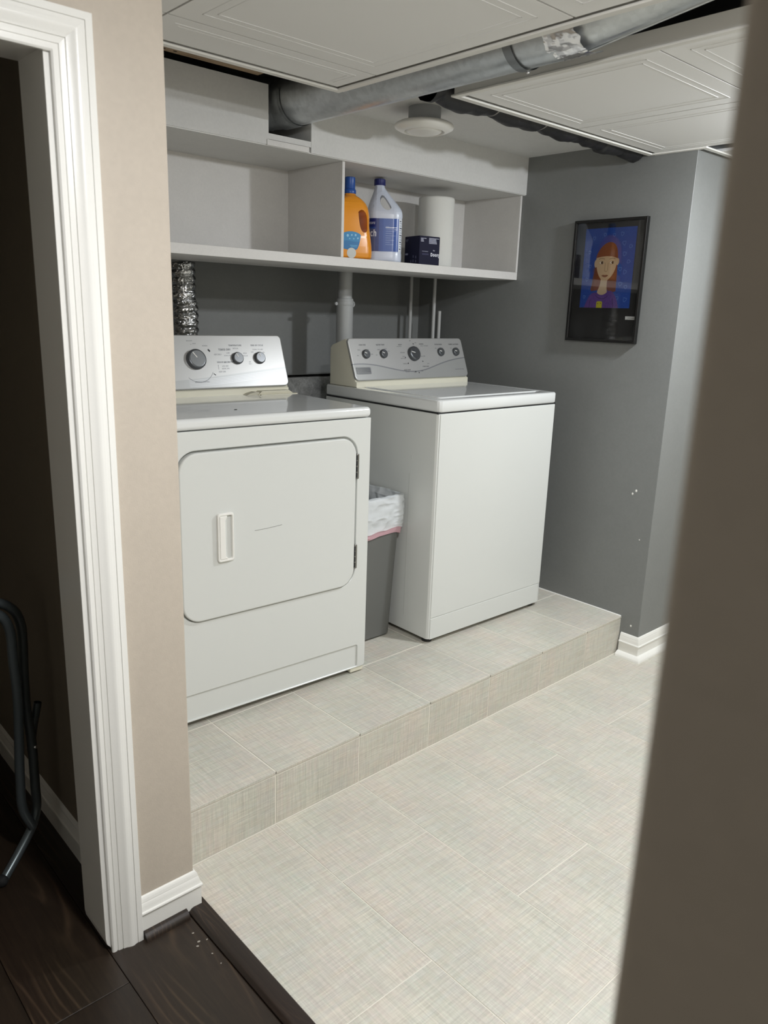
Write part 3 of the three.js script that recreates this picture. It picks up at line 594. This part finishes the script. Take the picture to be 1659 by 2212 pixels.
  mesh('badge_frame', ext(rrect(-0.038, -0.014, 0.038, 0.014, 0.003), 0.004, 0.0012), std(0x9b9da0, 0.3, { metalness: 0.9 }), bd);
  mesh('badge_plate', ext(rrect(-0.034, -0.0105, 0.034, 0.0105, 0.002), 0.0025, 0.0008), M.chrome, bd, [0, 0, 0.0028]);
}

// ───────────── behind the machines ─────────────
{
  const t = thing('dryer_vent_hose', 'crumpled silver foil vent hose rising behind the dryer', 'hose', [0.357, 0, -1.105]);
  const n = 340, R = 72, pos = [], idx = [], uv = [], y0 = 0.9, y1 = SB - 0.002;
  for (let i = 0; i <= n; i++) {
    const y = y0 + (y1 - y0) * i / n;
    for (let k = 0; k <= R; k++) {
      const a = (k % R) / R * Math.PI * 2, ph = (y + a / (2 * Math.PI) * 0.026) / 0.026, ring = Math.abs(Math.sin(Math.PI * ph));
      const cr = (Math.abs(vn(a * 9 + 3, y * 130, 999, 9999, 17) - 0.5) + Math.abs(vn(a * 19 + 3, y * 260, 999, 9999, 18) - 0.5) * 0.6) * 0.008, r = 0.0415 + ring * 0.006 - cr + (y < 1.41 ? 0.004 : 0);
      pos.push(Math.cos(a) * r + (y < 1.41 ? 0.002 : -0.001), y, Math.sin(a) * r); uv.push(k / R * 0.3, y);
    }
  }
  for (let i = 0; i < n; i++) for (let k = 0; k < R; k++) { const a = i * (R + 1) + k, b = a + R + 1; idx.push(a, b, a + 1, b, b + 1, a + 1); }
  const g = new THREE.BufferGeometry(); g.setAttribute('position', new THREE.BufferAttribute(new Float32Array(pos), 3)); g.setAttribute('uv', new THREE.BufferAttribute(new Float32Array(uv), 2)); g.setIndex(idx);
  mesh('hose_body', toCreasedNormals(g, 0.7), std(0xcfd0d1, 0.22, { metalness: 1, side: THREE.DoubleSide }), t);
}
{
  const t = thing('drain_pipe', 'thick grey plastic drain pipe standing between the dryer and washer', 'pipe', [1.106, 0, -1.09]);
  mesh('pipe', lathe([[0.0305, STEP + 0.001], [0.0305, 1.60]], 40), M.pvc, t);
  mesh('pipe_lower', lathe([[0.0305, STEP + 0.001], [0.036, STEP + 0.001], [0.036, 1.444], [0.0345, 1.447], [0.0305, 1.447]], 40), M.pvc, t);
  mesh('pipe_clip', at(new THREE.TorusGeometry(0.011, 0.003, 8, 20), 0.037, 1.425, 0.006), M.pvc, t);
  mesh('clip_screw', at(cyl(0.007, 0.008, 14), -0.048, 1.425, 0, Math.PI / 2), M.pvc, t);
  mesh('clip_band', lathe([[0.0365, 1.418], [0.038, 1.42], [0.038, 1.432], [0.0365, 1.434]], 40), M.pvc, t);
}
const plumb = (x, z, y1, label) => { const t = thing('water_pipe', label, 'pipe', [x, 0, z]); mesh('pipe', lathe([[0, STEP], [0.0085, STEP], [0.0085, y1 - 0.002], [0.007, y1], [0, y1]], 20), M.pipe, t); return t; };
plumb(1.652, -1.25, 1.94, 'thin painted water pipe directly right of the drain pipe behind the washer');
plumb(1.682, -1.12, 1.94, 'thin painted water pipe above the right end of the washer console');
plumb(1.722, -1.12, 1.409, 'short capped water pipe in the corner beside the right wall');

// ───────────── trash can ─────────────
{
  const t = thing('trash_can', 'grey plastic trash can with a white bag between the dryer and washer', 'trash can', [0.781, STEP, -0.665]);
  const Hc = 0.565, ring = (hx, hz, r, n = 8) => { const o = []; for (let c = 0; c < 4; c++) for (let i = 0; i <= n; i++) { const a = (c + i / n) * Math.PI / 2, sx = c === 0 || c === 3 ? 1 : -1, sz = c < 2 ? 1 : -1; o.push([sx * (hx - r) + Math.cos(a) * r, sz * (hz - r) + Math.sin(a) * r]); } return resample(o, 132); };
  function resample(o, n) { const L = [0]; for (let i = 0; i < o.length; i++) { const a = o[i], b = o[(i + 1) % o.length]; L.push(L[i] + Math.hypot(b[0] - a[0], b[1] - a[1])); } const out = []; for (let k = 0, i = 0; k < n; k++) { const d = k / n * L[o.length]; while (L[i + 1] < d) i++; const f = (d - L[i]) / (L[i + 1] - L[i] || 1), a = o[i], b = o[(i + 1) % o.length]; out.push([a[0] + (b[0] - a[0]) * f, a[1] + (b[1] - a[1]) * f]); } return out; }
  const loft = (levels, jig) => {            // levels: [y, half x, half z, radius]
    const rows = levels.map((l) => ring(l[1], l[2], l[3])), m = rows[0].length, pos = [], idx = [], uv = [];
    rows.forEach((row, i) => { for (let k = 0; k <= m; k++) { const [x, z] = row[k % m]; let P = [x, levels[i][0], z]; if (jig) P = jig(P, i, k % m, m); pos.push(...P); uv.push(k / m * 0.64, P[1]); } });
    for (let i = 0; i + 1 < rows.length; i++) for (let k = 0; k < m; k++) { const a = i * (m + 1) + k, b = a + m + 1; idx.push(a, b, a + 1, b, b + 1, a + 1); }
    const g = new THREE.BufferGeometry(); g.setAttribute('position', new THREE.BufferAttribute(new Float32Array(pos), 3)); g.setAttribute('uv', new THREE.BufferAttribute(new Float32Array(uv), 2)); g.setIndex(idx); g.computeVertexNormals(); return g;
  };
  mesh('body', [loft([[0.004, 0.02, 0.04, 0.01], [0.002, 0.094, 0.16, 0.02], [0.008, 0.102, 0.17, 0.026], [0.3, 0.110, 0.186, 0.028], [Hc - 0.02, 0.1175, 0.200, 0.03], [Hc - 0.018, 0.123, 0.206, 0.033], [Hc, 0.1235, 0.2065, 0.033], [Hc, 0.118, 0.201, 0.03], [Hc - 0.03, 0.113, 0.196, 0.028], [0.02, 0.096, 0.165, 0.024], [0.012, 0.02, 0.04, 0.01]])], M.canGrey, t);
  // the bag: folded over the rim, hanging outside, wrinkled
  const lv = []; for (let i = 0; i <= 28; i++) { const f = i / 28; lv.push([Hc + 0.006 - f * 0.125, 0.1255 - f * 0.003 + Math.sin(f * 3.1) * 0.003, 0.209 - f * 0.003 + Math.sin(f * 3.1) * 0.003, 0.034]); }
  const inner = []; for (let i = 24; i >= 1; i--) { const f = i / 24; inner.push([Hc + 0.004 - f * 0.4, 0.112 - f * 0.02, 0.195 - f * 0.025, 0.028]); } inner.push([Hc + 0.0085, 0.1165, 0.1995, 0.03], [Hc + 0.0085, 0.123, 0.206, 0.033]);
  const wrinkle = (P, i, k, m) => { const a = k / m * 6.283, q = Math.abs(vn(a * 7 + P[1] * 22 + 2, P[1] * 16 - a * 2 + 50, 999, 999, 24) - 0.5), q2 = Math.abs(vn(a * 16 - P[1] * 50 + 90, P[1] * 30 + a * 4, 999, 999, 25) - 0.5), s = 1.012 + (i < inner.length ? -0.03 : 0.012) * (q * 2.6 + q2 * 1.5); const low = i > inner.length + 20 ? (vn(a * 3 + 7, 2, 999, 9, 26) - 0.5) * 0.03 : 0; return [P[0] * s, P[1] + low + (vn(a * 5, 5, 999, 9, 27) - 0.5) * 0.006, P[2] * s]; };
  mesh('bag', toCreasedNormals(loft([...inner, ...lv], wrinkle), 0.45), M.bag, t);
  const dl = []; for (let i = 0; i <= 4; i++) dl.push([Hc - 0.105 - i * 0.009, 0.1255 - i * 0.0016, 0.209 - i * 0.0016, 0.034]);
  mesh('drawstring_hem', toCreasedNormals(loft(dl, (P, i, k, m) => { const a = k / m * 6.283; return [P[0] * (1 + (vn(a * 6, i, 999, 99, 28) - 0.5) * 0.02), P[1] + (vn(a * 3 + 7, 2, 999, 9, 26) - 0.5) * 0.032, P[2] * (1 + (vn(a * 6, i, 999, 99, 28) - 0.5) * 0.02)]; }), 0.5), M.pink, t);
}

// ───────────── things on the shelf ─────────────
function band(w, d, r, h, u0, u1, n = 10) {        // a label wrapped round a rounded-rectangle body; u0..u1 is the stretch of the outline (0 = back middle, clockwise seen from above)
  const pts = []; const P = rrect(-w / 2, -d / 2, w / 2, d / 2, r).getSpacedPoints(240);
  const start = P.reduce((b, p, i) => (p.y < -d / 2 + 1e-4 && Math.abs(p.x) < Math.abs(P[b].x) ? i : b), 0);
  for (let i = 0; i <= 120; i++) { const f = u0 + (u1 - u0) * i / 120, q = P[(start + Math.round(f * 240)) % 240]; pts.push([q.x, q.y]); }
  const pos = [], uv = [], idx = [];
  pts.forEach(([x, z], i) => { pos.push(x, 0, z, x, h, z); uv.push(1 - i / 120, 0, 1 - i / 120, 1); });
  for (let i = 0; i < 120; i++) { const a = i * 2; idx.push(a, a + 1, a + 2, a + 1, a + 3, a + 2); }
  const g = new THREE.BufferGeometry(); g.setAttribute('position', new THREE.BufferAttribute(new Float32Array(pos), 3)); g.setAttribute('uv', new THREE.BufferAttribute(new Float32Array(uv), 2)); g.setIndex(idx); g.computeVertexNormals(); return g;
}
// a jug: rounded-rectangle sections [y, centre x, half x, half z, corner radius] lofted smoothly, with a finger hole cut right through
function jugBody(sec, cut) {
  const curve = (k) => new THREE.SplineCurve(sec.map((q) => new THREE.Vector2(q[0], q[k]))), cs = [1, 2, 3, 4].map(curve), N = 80, R = 12, pos = [], idx = [], m = (R + 1) * 4;
  for (let i = 0; i <= N; i++) {
    const [c, hx, hz, r] = cs.map((q) => q.getPoint(i / N)), rad = Math.min(r.y, hx.y - 1e-4, hz.y - 1e-4);
    for (let k = 0; k < 4; k++) for (let j = 0; j <= R; j++) { const a = (k + j / R) * Math.PI / 2, sx = k === 0 || k === 3 ? 1 : -1, sz = k < 2 ? 1 : -1; pos.push(c.y + sx * (hx.y - rad) + Math.cos(a) * rad, c.x, sz * (hz.y - rad) + Math.sin(a) * rad); }
  }
  for (let i = 0; i < N; i++) for (let k = 0; k < m; k++) { const a = i * m + k, b = i * m + (k + 1) % m; idx.push(a, a + m, b, b, a + m, b + m); }
  for (const [row, flip] of [[0, 1], [N, 0]]) { const c = pos.length / 3; pos.push(0, pos[row * m * 3 + 1], 0); for (let k = 0; k < m; k++) { const a = row * m + k, b = row * m + (k + 1) % m; flip ? idx.push(c, a, b) : idx.push(c, b, a); } }
  let g = new THREE.BufferGeometry(); g.setAttribute('position', new THREE.BufferAttribute(new Float32Array(pos), 3)); g.setAttribute('uv', new THREE.BufferAttribute(new Float32Array(pos.length / 3 * 2), 2)); g.setIndex(idx);
  g = mergeVertices(g, 1e-6); g.computeVertexNormals();
  const knife = new THREE.ExtrudeGeometry(new THREE.Shape(new THREE.SplineCurve([...cut.getPoints(), cut.getPoints()[0]]).getPoints(60).slice(0, -1)), { depth: 0.3, bevelEnabled: false }).translate(0, 0, -0.15);
  const out = new Evaluator().evaluate(new Brush(g), new Brush(knife), SUBTRACTION).geometry;
  out.clearGroups(); return toCreasedNormals(out, 0.7);
}
const toCam = (x, z) => Math.atan2(-1.067 - x, 1.567 - z);
function screwCap(r, h, ribs, mat, parent, p) {
  const g = lathe([[0, h], [r * 0.9, h], [r, h - 0.002], [r * 1.02, 0], [0, 0]], 48), q = g.attributes.position;
  for (let i = 0; i < q.count; i++) { const x = q.getX(i), z = q.getZ(i), R = Math.hypot(x, z); if (R > r * 0.95) { const k = 1 + 0.025 * Math.cos(Math.atan2(z, x) * ribs); q.setX(i, x * k); q.setZ(i, z * k); } }
  g.computeVertexNormals(); return mesh('cap', g, mat, parent, p);
}
{
  const t = thing('detergent_jug', 'orange detergent jug with a blue cap beside the shelf divider', 'jug', [0.893, SHELF, -0.812], -0.28);
  const cut = poly([[0.016, 0.168], [0.030, 0.176], [0.044, 0.168], [0.052, 0.150], [0.054, 0.118], [0.052, 0.103], [0.042, 0.096], [0.031, 0.100], [0.023, 0.115], [0.018, 0.140]]);
  const body = mesh('body', jugBody([[0, 0, 0.070, 0.040, 0.03], [0.003, 0, 0.077, 0.046, 0.034], [0.012, 0, 0.084, 0.053, 0.038], [0.05, 0.0005, 0.0825, 0.053, 0.038], [0.09, -0.0025, 0.0795, 0.052, 0.038], [0.12, -0.004, 0.0765, 0.050, 0.036], [0.15, -0.0035, 0.0755, 0.048, 0.034], [0.175, -0.003, 0.072, 0.045, 0.032], [0.195, -0.002, 0.064, 0.041, 0.031], [0.21, -0.001, 0.051, 0.036, 0.03], [0.221, 0, 0.035, 0.029, 0.026], [0.227, 0, 0.024, 0.022, 0.021], [0.236, 0, 0.02, 0.02, 0.0195]], cut), M.orange, t);
  mesh('collar', lathe([[0, 0.232], [0.0205, 0.232], [0.023, 0.234], [0.023, 0.246], [0.019, 0.249], [0, 0.249]], 36), M.blueCap, t);
  screwCap(0.0185, 0.042, 24, M.blueCap, t, [0, 0.2485, 0]);
  const lab = canvasTex(256, 256, (x) => {
    const g = '#2f83b5'; x.fillStyle = g; x.fillRect(0, 0, 256, 256); x.fillStyle = '#1f6ea6'; x.beginPath(); x.moveTo(0, 130); x.bezierCurveTo(80, 110, 170, 150, 256, 120); x.lineTo(256, 256); x.lineTo(0, 256); x.fill();
    x.fillStyle = '#7fb9d8'; for (const [a, b, r] of [[60, 60, 18], [120, 52, 12], [176, 50, 14], [210, 88, 12], [150, 96, 10], [90, 98, 9]]) { x.beginPath(); x.arc(a, b, r, 0, 7); x.fill(); } x.fillStyle = '#e8f2f7'; for (const [a, b] of [[64, 55], [180, 45], [213, 84], [122, 48]]) { x.beginPath(); x.arc(a, b, 4, 0, 7); x.fill(); }
    x.fillStyle = '#5aa3cd'; x.fillRect(96, 178, 110, 10); x.fillRect(110, 196, 90, 8);
  });
  const ls = new THREE.Shape(); ls.moveTo(-0.045, 0.035); ls.quadraticCurveTo(-0.01, 0.028, 0.008, 0.034); ls.quadraticCurveTo(0.019, 0.042, 0.0245, 0.085); ls.quadraticCurveTo(0.02, 0.094, -0.01, 0.097); ls.quadraticCurveTo(-0.03, 0.097, -0.045, 0.09);
  const lg = new THREE.ShapeGeometry(ls, 16), uv = lg.attributes.uv; for (let i = 0; i < uv.count; i++) uv.setXY(i, (uv.getX(i) + 0.045) / 0.07, (uv.getY(i) - 0.028) / 0.07);
  mesh('front_label', lg, std(0xffffff, 0.35, { map: lab }), body, [0, 0, 0.0538]);
  mesh('round_sticker', cyl(0.0185, 0.0008, 40).rotateX(Math.PI / 2), std(0xc9ccc6, 0.5), body, [-0.012, 0.021, 0.0537]);
}
{
  const t = thing('bleach_jug', 'white bleach jug with navy cap and blue label on the shelf', 'jug', [1.090, SHELF, -0.868], toCam(1.090, -0.868) - 0.02);
  const cut = poly([[0.004, 0.243], [0.010, 0.251], [0.019, 0.248], [0.032, 0.232], [0.047, 0.209], [0.047, 0.200], [0.036, 0.195], [0.020, 0.201], [0.008, 0.216], [0.003, 0.230]]);
  const body = mesh('body', jugBody([[0, 0.024, 0.060, 0.048, 0.03], [0.003, 0.024, 0.066, 0.054, 0.034], [0.010, 0.024, 0.069, 0.057, 0.036], [0.036, 0.024, 0.069, 0.057, 0.036], [0.039, 0.024, 0.068, 0.056, 0.036], [0.165, 0.024, 0.068, 0.056, 0.036], [0.168, 0.024, 0.069, 0.057, 0.036], [0.186, 0.0235, 0.069, 0.057, 0.036], [0.200, 0.022, 0.066, 0.054, 0.036], [0.215, 0.018, 0.059, 0.048, 0.034], [0.235, 0.0125, 0.047, 0.040, 0.032], [0.255, 0.0075, 0.0345, 0.032, 0.027], [0.272, 0.003, 0.0245, 0.0245, 0.022], [0.283, 0.0005, 0.020, 0.0205, 0.019], [0.291, 0, 0.0185, 0.0185, 0.018]], cut), M.jug, t);
  screwCap(0.0215, 0.024, 30, M.navyCap, t, [0, 0.2895, 0]);
  const lab = canvasTex(1024, 384, (x, W, H) => {
    x.fillStyle = '#2c4a94'; x.fillRect(0, 0, W, H); x.fillStyle = '#1c2a6e'; x.fillRect(0, 0, 330, 100); x.fillStyle = '#5d6488'; x.fillRect(0, 120, 330, 264); x.fillStyle = '#1c2a6e'; x.fillRect(330, 0, 60, H); x.fillStyle = '#3a5ba6'; x.fillRect(470, 0, 270, H); x.fillStyle = '#2f4f9c'; x.fillRect(440, 0, 32, H);
    print(x, 'mmons', 236, 68, 46, '#e9ebf4', 'italic'); x.fillStyle = '#e8eaf0'; x.font = 'bold 104px sans-serif'; x.textAlign = 'right'; x.fillText('ach', 348, 210); print(x, 'ALL', 200, 276, 30, '#d6dae8', 'bold'); x.fillStyle = '#c9cde0'; x.fillRect(150, 300, 90, 20);
    for (let i = 0; i < 9; i++) { x.fillStyle = 'rgba(210,218,240,0.5)'; x.fillRect(505, 92 + i * 26, 60 + ((i * 67) % 150), 6); } x.fillStyle = '#e7ebf5'; x.fillRect(500, 100, 210, 8); x.fillRect(660, 124, 50, 7);
    x.fillStyle = '#dfe5ee'; x.fillRect(742, 0, W - 742, H); for (let i = 0; i < 13; i++) { x.fillStyle = i % 3 === 0 ? '#26304f' : '#6d7590'; x.fillRect(764, 20 + i * 27, 50 + ((i * 41) % 70), i % 3 === 0 ? 10 : 5); }
  });
  mesh('wrap_label', band(0.1368, 0.1128, 0.036, 0.122, 0.225, 0.745), std(0xffffff, 0.25, { map: lab, side: THREE.DoubleSide }), body, [0.024, 0.042, 0]);
}
{
  const L = 0.102, t = thing('tissue_box', 'dark navy cardboard box with small white print before the paper towels', 'box', [1.276, SHELF, -0.806], -0.16);
  const face = (draw) => std(0xffffff, 0.6, { specularIntensity: 0.35, map: canvasTex(256, 256, (x) => { x.fillStyle = '#17182f'; x.fillRect(0, 0, 256, 256); draw(x); }) });
  const lines = (x, a, b, w, n) => { x.fillStyle = '#b9bccb'; for (let i = 0; i < n; i++) x.fillRect(a, b + i * 9, w - ((i * 37) % 40), 5); };
  const front = face((x) => { lines(x, 14, 16, 70, 4); lines(x, 118, 12, 128, 6); x.fillStyle = '#9a9cae'; x.fillRect(34, 132, 78, 4); x.fillStyle = '#3a3b55'; x.fillRect(36, 152, 84, 14); print(x, 'Doorg', 206, 176, 44, '#eceef5', 'bold'); print(x, 'the', 186, 128, 16, '#eceef5'); });
  const sideF = face((x) => { x.fillStyle = '#8c8ea2'; x.fillRect(10, 26, 50, 5); x.fillRect(16, 40, 30, 4); x.fillRect(10, 150, 50, 16); x.fillStyle = '#55576c'; for (const [a, b] of [[150, 170], [196, 176], [110, 214], [150, 210], [196, 214]]) { x.fillRect(a, b, 18, 24); } });
  const plain = face(() => {});
  const m = new THREE.Mesh(new RoundedBoxGeometry(L, 0.112, L, 2, 0.0015)); const body = mesh('carton', new RoundedBoxGeometry(L, 0.112, L, 2, 0.0018), plain, t, [0, 0.056, 0]);
  mesh('printed_face', new THREE.PlaneGeometry(L - 0.003, 0.109), front, body, [0, 0, L / 2 + 0.0004]);
  mesh('printed_face', new THREE.PlaneGeometry(L - 0.003, 0.109), sideF, body, [-L / 2 - 0.0004, 0, 0], [0, -Math.PI / 2, 0]);
}
{
  const t = thing('paper_towel_roll', 'upright roll of white paper towels behind the dark box', 'paper towels', [1.416, SHELF, -0.872]);
  mesh('paper', lathe([[0.02, 0.001], [0.070, 0], [0.074, 0.003], [0.075, 0.01], [0.075, 0.274], [0.074, 0.279], [0.071, 0.281], [0.02, 0.280]], 64), M.paper, t);
  mesh('core', lathe([[0.0185, 0], [0.0202, 0], [0.0202, 0.2805], [0.0185, 0.2805], [0.0185, 0]], 32), M.card, t);
  mesh('loose_edge', muv(bx(-0.001, 0.002, 0.0742, 0.022, 0.279, 0.0756)), M.paper, t).rotation.y = 1.9;
}

// ───────────── framed picture ─────────────
{
  const W = 0.328, H = 0.478;
  const t = thing('framed_picture', 'black framed child drawing of a red-haired girl on blue', 'picture', [XW - 0.001, 1.545, -0.256], -Math.PI / 2);
  t.rotation.order = 'YXZ'; t.rotation.z = 0.002;
  const bar = (len, ang, px, py) => at(ext(poly([[-len / 2, 0], [len / 2, 0], [len / 2 - 0.011, 0.011], [-len / 2 + 0.011, 0.011]]), 0.021, 0.0025, 3).rotateZ(ang), px, py, 0);
  mesh('frame', [bar(W, 0, 0, -H / 2), bar(W, Math.PI, 0, H / 2), bar(H, Math.PI / 2, W / 2, 0), bar(H, -Math.PI / 2, -W / 2, 0)], M.frame, t);
  mesh('mat_board', bx(-W / 2 + 0.008, -H / 2 + 0.008, 0.002, W / 2 - 0.008, H / 2 - 0.008, 0.008), M.mat, t);
  const art = canvasTex(768, 1024, (x, w, h) => {
    x.fillStyle = '#1f479c'; x.fillRect(0, 0, w, h);
    const rr = (() => { let s = 5; return () => (s = (s * 16807) % 2147483647) / 2147483647; })();
    for (let i = 0; i < 1500; i++) { x.strokeStyle = rr() > 0.5 ? 'rgba(70,110,190,0.35)' : 'rgba(14,44,120,0.35)'; x.lineWidth = 2 + rr() * 3; const a = rr() * w, b = rr() * h; x.beginPath(); x.moveTo(a, b); x.lineTo(a + (rr() - 0.5) * 60, b + (rr() - 0.5) * 40); x.stroke(); }
    const heart = (cx, cy, s, a) => { x.save(); x.translate(cx, cy); x.rotate(a); x.strokeStyle = 'rgba(120,155,215,0.75)'; x.lineWidth = 5; x.beginPath(); x.moveTo(0, s); x.bezierCurveTo(-s * 1.2, 0, -s * 0.6, -s, 0, -s * 0.35); x.bezierCurveTo(s * 0.6, -s, s * 1.2, 0, 0, s); x.stroke(); x.restore(); };
    [[600, 195, 34, 0], [700, 240, 30, 0.5], [620, 330, 34, 0.2], [690, 430, 30, 0.7], [575, 520, 32, 0.1], [650, 560, 34, 0.4], [600, 710, 34, 0.2], [680, 750, 30, -0.2], [570, 890, 30, 0.2], [690, 910, 36, 0.3], [560, 80, 30, 0.2], [440, 90, 26, 0], [300, 80, 26, 0.3], [140, 120, 28, 0], [90, 300, 26, 0.4], [110, 480, 26, 0], [80, 650, 28, 0.2], [60, 880, 26, 0]].forEach((q) => heart(...q));
    const hair = '#7a3f2c';
    x.fillStyle = hair; x.beginPath(); x.moveTo(200, 350); x.bezierCurveTo(240, 240, 330, 175, 400, 180); x.bezierCurveTo(480, 190, 520, 250, 528, 390); x.lineTo(540, 800); x.bezierCurveTo(520, 830, 420, 820, 400, 780); x.lineTo(200, 800); x.bezierCurveTo(150, 820, 140, 790, 160, 740); x.bezierCurveTo(180, 620, 190, 480, 200, 350); x.fill();
    for (let i = 0; i < 260; i++) { x.strokeStyle = rr() > 0.5 ? 'rgba(150,80,50,0.4)' : 'rgba(80,35,25,0.4)'; x.lineWidth = 3; const l = rr() > 0.5, a = (l ? 165 : 430) + rr() * (l ? 70 : 100), b = 480 + rr() * 300; x.beginPath(); x.moveTo(a, b); x.lineTo(a + (rr() - 0.5) * 8, b + 50); x.stroke(); }
    x.fillStyle = '#5d3f86'; x.beginPath(); x.moveTo(70, 1024); x.bezierCurveTo(110, 920, 140, 850, 190, 830); x.lineTo(470, 800); x.bezierCurveTo(540, 840, 580, 930, 600, 1024); x.fill();
    for (let i = 0; i < 200; i++) { x.strokeStyle = 'rgba(130,95,170,0.4)'; x.lineWidth = 3; const a = 130 + rr() * 420, b = 850 + rr() * 170; x.beginPath(); x.moveTo(a, b); x.lineTo(a + 30 * (rr() - 0.5), b + 24); x.stroke(); }
    x.strokeStyle = '#33224f'; x.lineWidth = 6; x.beginPath(); x.moveTo(160, 920); x.lineTo(150, 1024); x.moveTo(500, 900); x.lineTo(525, 1024); x.moveTo(240, 860); x.bezierCurveTo(300, 920, 380, 920, 430, 860); x.stroke();
    const skin = '#c8b08f'; x.fillStyle = skin;
    x.beginPath(); x.moveTo(300, 640); x.lineTo(290, 720); x.bezierCurveTo(280, 780, 250, 800, 260, 830); x.bezierCurveTo(300, 870, 380, 860, 410, 815); x.bezierCurveTo(390, 760, 395, 700, 400, 640); x.fill();
    x.beginPath(); x.ellipse(200, 450, 24, 50, 0, 0, 7); x.fill(); x.beginPath(); x.ellipse(528, 430, 22, 44, 0, 0, 7); x.fill();
    x.beginPath(); x.moveTo(200, 380); x.bezierCurveTo(300, 350, 440, 350, 520, 380); x.bezierCurveTo(525, 520, 470, 640, 350, 690); x.bezierCurveTo(250, 640, 205, 520, 200, 380); x.fill();
    x.fillStyle = hair; x.beginPath(); x.moveTo(200, 380); x.bezierCurveTo(230, 240, 330, 180, 400, 182); x.bezierCurveTo(490, 190, 520, 260, 525, 390); x.bezierCurveTo(440, 350, 300, 345, 200, 380); x.fill();
    for (const ex of [285, 445]) { x.strokeStyle = '#4b3a30'; x.lineWidth = 5; x.beginPath(); x.ellipse(ex, 440, 34, 18, 0, 0, 7); x.stroke(); x.fillStyle = '#e4dccb'; x.fill(); x.fillStyle = '#2b2522'; x.beginPath(); x.arc(ex + 8, 440, 17, 0, 7); x.fill(); x.beginPath(); x.moveTo(ex - 45, 398); x.quadraticCurveTo(ex, 372, ex + 45, 396); x.stroke(); }
    x.strokeStyle = '#7d6a55'; x.lineWidth = 5; x.beginPath(); x.moveTo(345, 440); x.lineTo(340, 540); x.quadraticCurveTo(355, 565, 385, 545); x.moveTo(385, 440); x.lineTo(388, 540); x.stroke();
    x.fillStyle = '#7c5247'; x.beginPath(); x.moveTo(300, 605); x.quadraticCurveTo(330, 590, 352, 600); x.quadraticCurveTo(385, 590, 405, 605); x.quadraticCurveTo(355, 650, 300, 605); x.fill();
    x.fillStyle = '#b9b22c'; x.beginPath(); x.roundRect(262, 938, 90, 120, 22); x.fill(); x.fillStyle = '#3c3a14'; x.beginPath(); x.arc(285, 970, 6, 0, 7); x.arc(328, 966, 6, 0, 7); x.fill();
  });
  mesh('drawing', new THREE.PlaneGeometry(0.2315, 0.3085), std(0xffffff, 0.9, { map: art }), t, [0.003, 0.0515, 0.0087]);
  mesh('title_card', bx(-0.024, -0.0065, 0, 0.024, 0.0065, 0.001), std(0xd9dad6, 0.8, { map: canvasTex(256, 70, (x) => { x.fillStyle = '#fff'; x.fillRect(0, 0, 256, 70); x.fillStyle = '#777'; x.fillRect(60, 32, 150, 6); }) }), t, [0.130, -0.140, 0.0082]);
  mesh('glass', bx(-W / 2 + 0.009, -H / 2 + 0.009, 0.0125, W / 2 - 0.009, H / 2 - 0.009, 0.0145), std(0xffffff, 0.03, { transmission: 1, thickness: 0.002 }), t);
}

// ───────────── folded chair in the closet ─────────────
{
  const t = thing('folding_chair', 'dark metal tube frame of a folded chair inside the dark closet', 'chair', [0, 0, 0]);
  mesh('frame_tube', tube([[-0.78, 0.74, -0.30], [-0.62, 0.72, -0.30], [-0.57, 0.703, -0.30], [-0.546, 0.679, -0.30], [-0.534, 0.64, -0.30], [-0.537, 0.519, -0.30], [-0.539, 0.418, -0.30], [-0.534, 0.326, -0.30], [-0.535, 0.193, -0.30], [-0.537, 0.135, -0.299], [-0.556, 0.095, -0.285], [-0.60, 0.05, -0.262], [-0.648, 0.012, -0.235]], 0.0115, 120, 14), M.tubeSteel, t);
  mesh('frame_tube', tube([[-0.78, 0.72, -0.28], [-0.62, 0.70, -0.28], [-0.583, 0.683, -0.28], [-0.566, 0.645, -0.28], [-0.564, 0.562, -0.28], [-0.562, 0.47, -0.28], [-0.566, 0.362, -0.285], [-0.572, 0.235, -0.29], [-0.572, 0.149, -0.29], [-0.556, 0.098, -0.275]], 0.0115, 100, 14), M.tubeSteel, t);
  mesh('leg_stub', tube([[-0.508, 0.420, -0.31], [-0.523, 0.36, -0.31], [-0.536, 0.30, -0.305]], 0.010, 20, 12), M.tubeSteel, t);
  mesh('rubber_tip', at(new THREE.SphereGeometry(0.015, 14, 10), -0.650, 0.014, -0.234), M.rubber, t);
  mesh('pivot_rivet', at(new THREE.SphereGeometry(0.005, 10, 8), -0.530, 0.312, -0.288), M.chrome, t);
}

// plaster crumbs by the threshold and a few dark specks on the tiles
{
  const g = []; for (let i = 0; i < 7; i++) { const c = new THREE.IcosahedronGeometry(0.0010 + rnd() * 0.0016, 0).scale(1, 0.5, 1.6); c.rotateY(rnd() * 6); g.push(c.translate(-0.352 - rnd() * rnd() * 0.04, 0.001, 0.15 + rnd() * 0.2)); }
  const d = mesh('debris', g, M.grit); d.userData.kind = 'stuff'; d.userData.label = 'white plaster crumbs on the dark wood beside the threshold strip';
}

renderer.render(scene, camera);
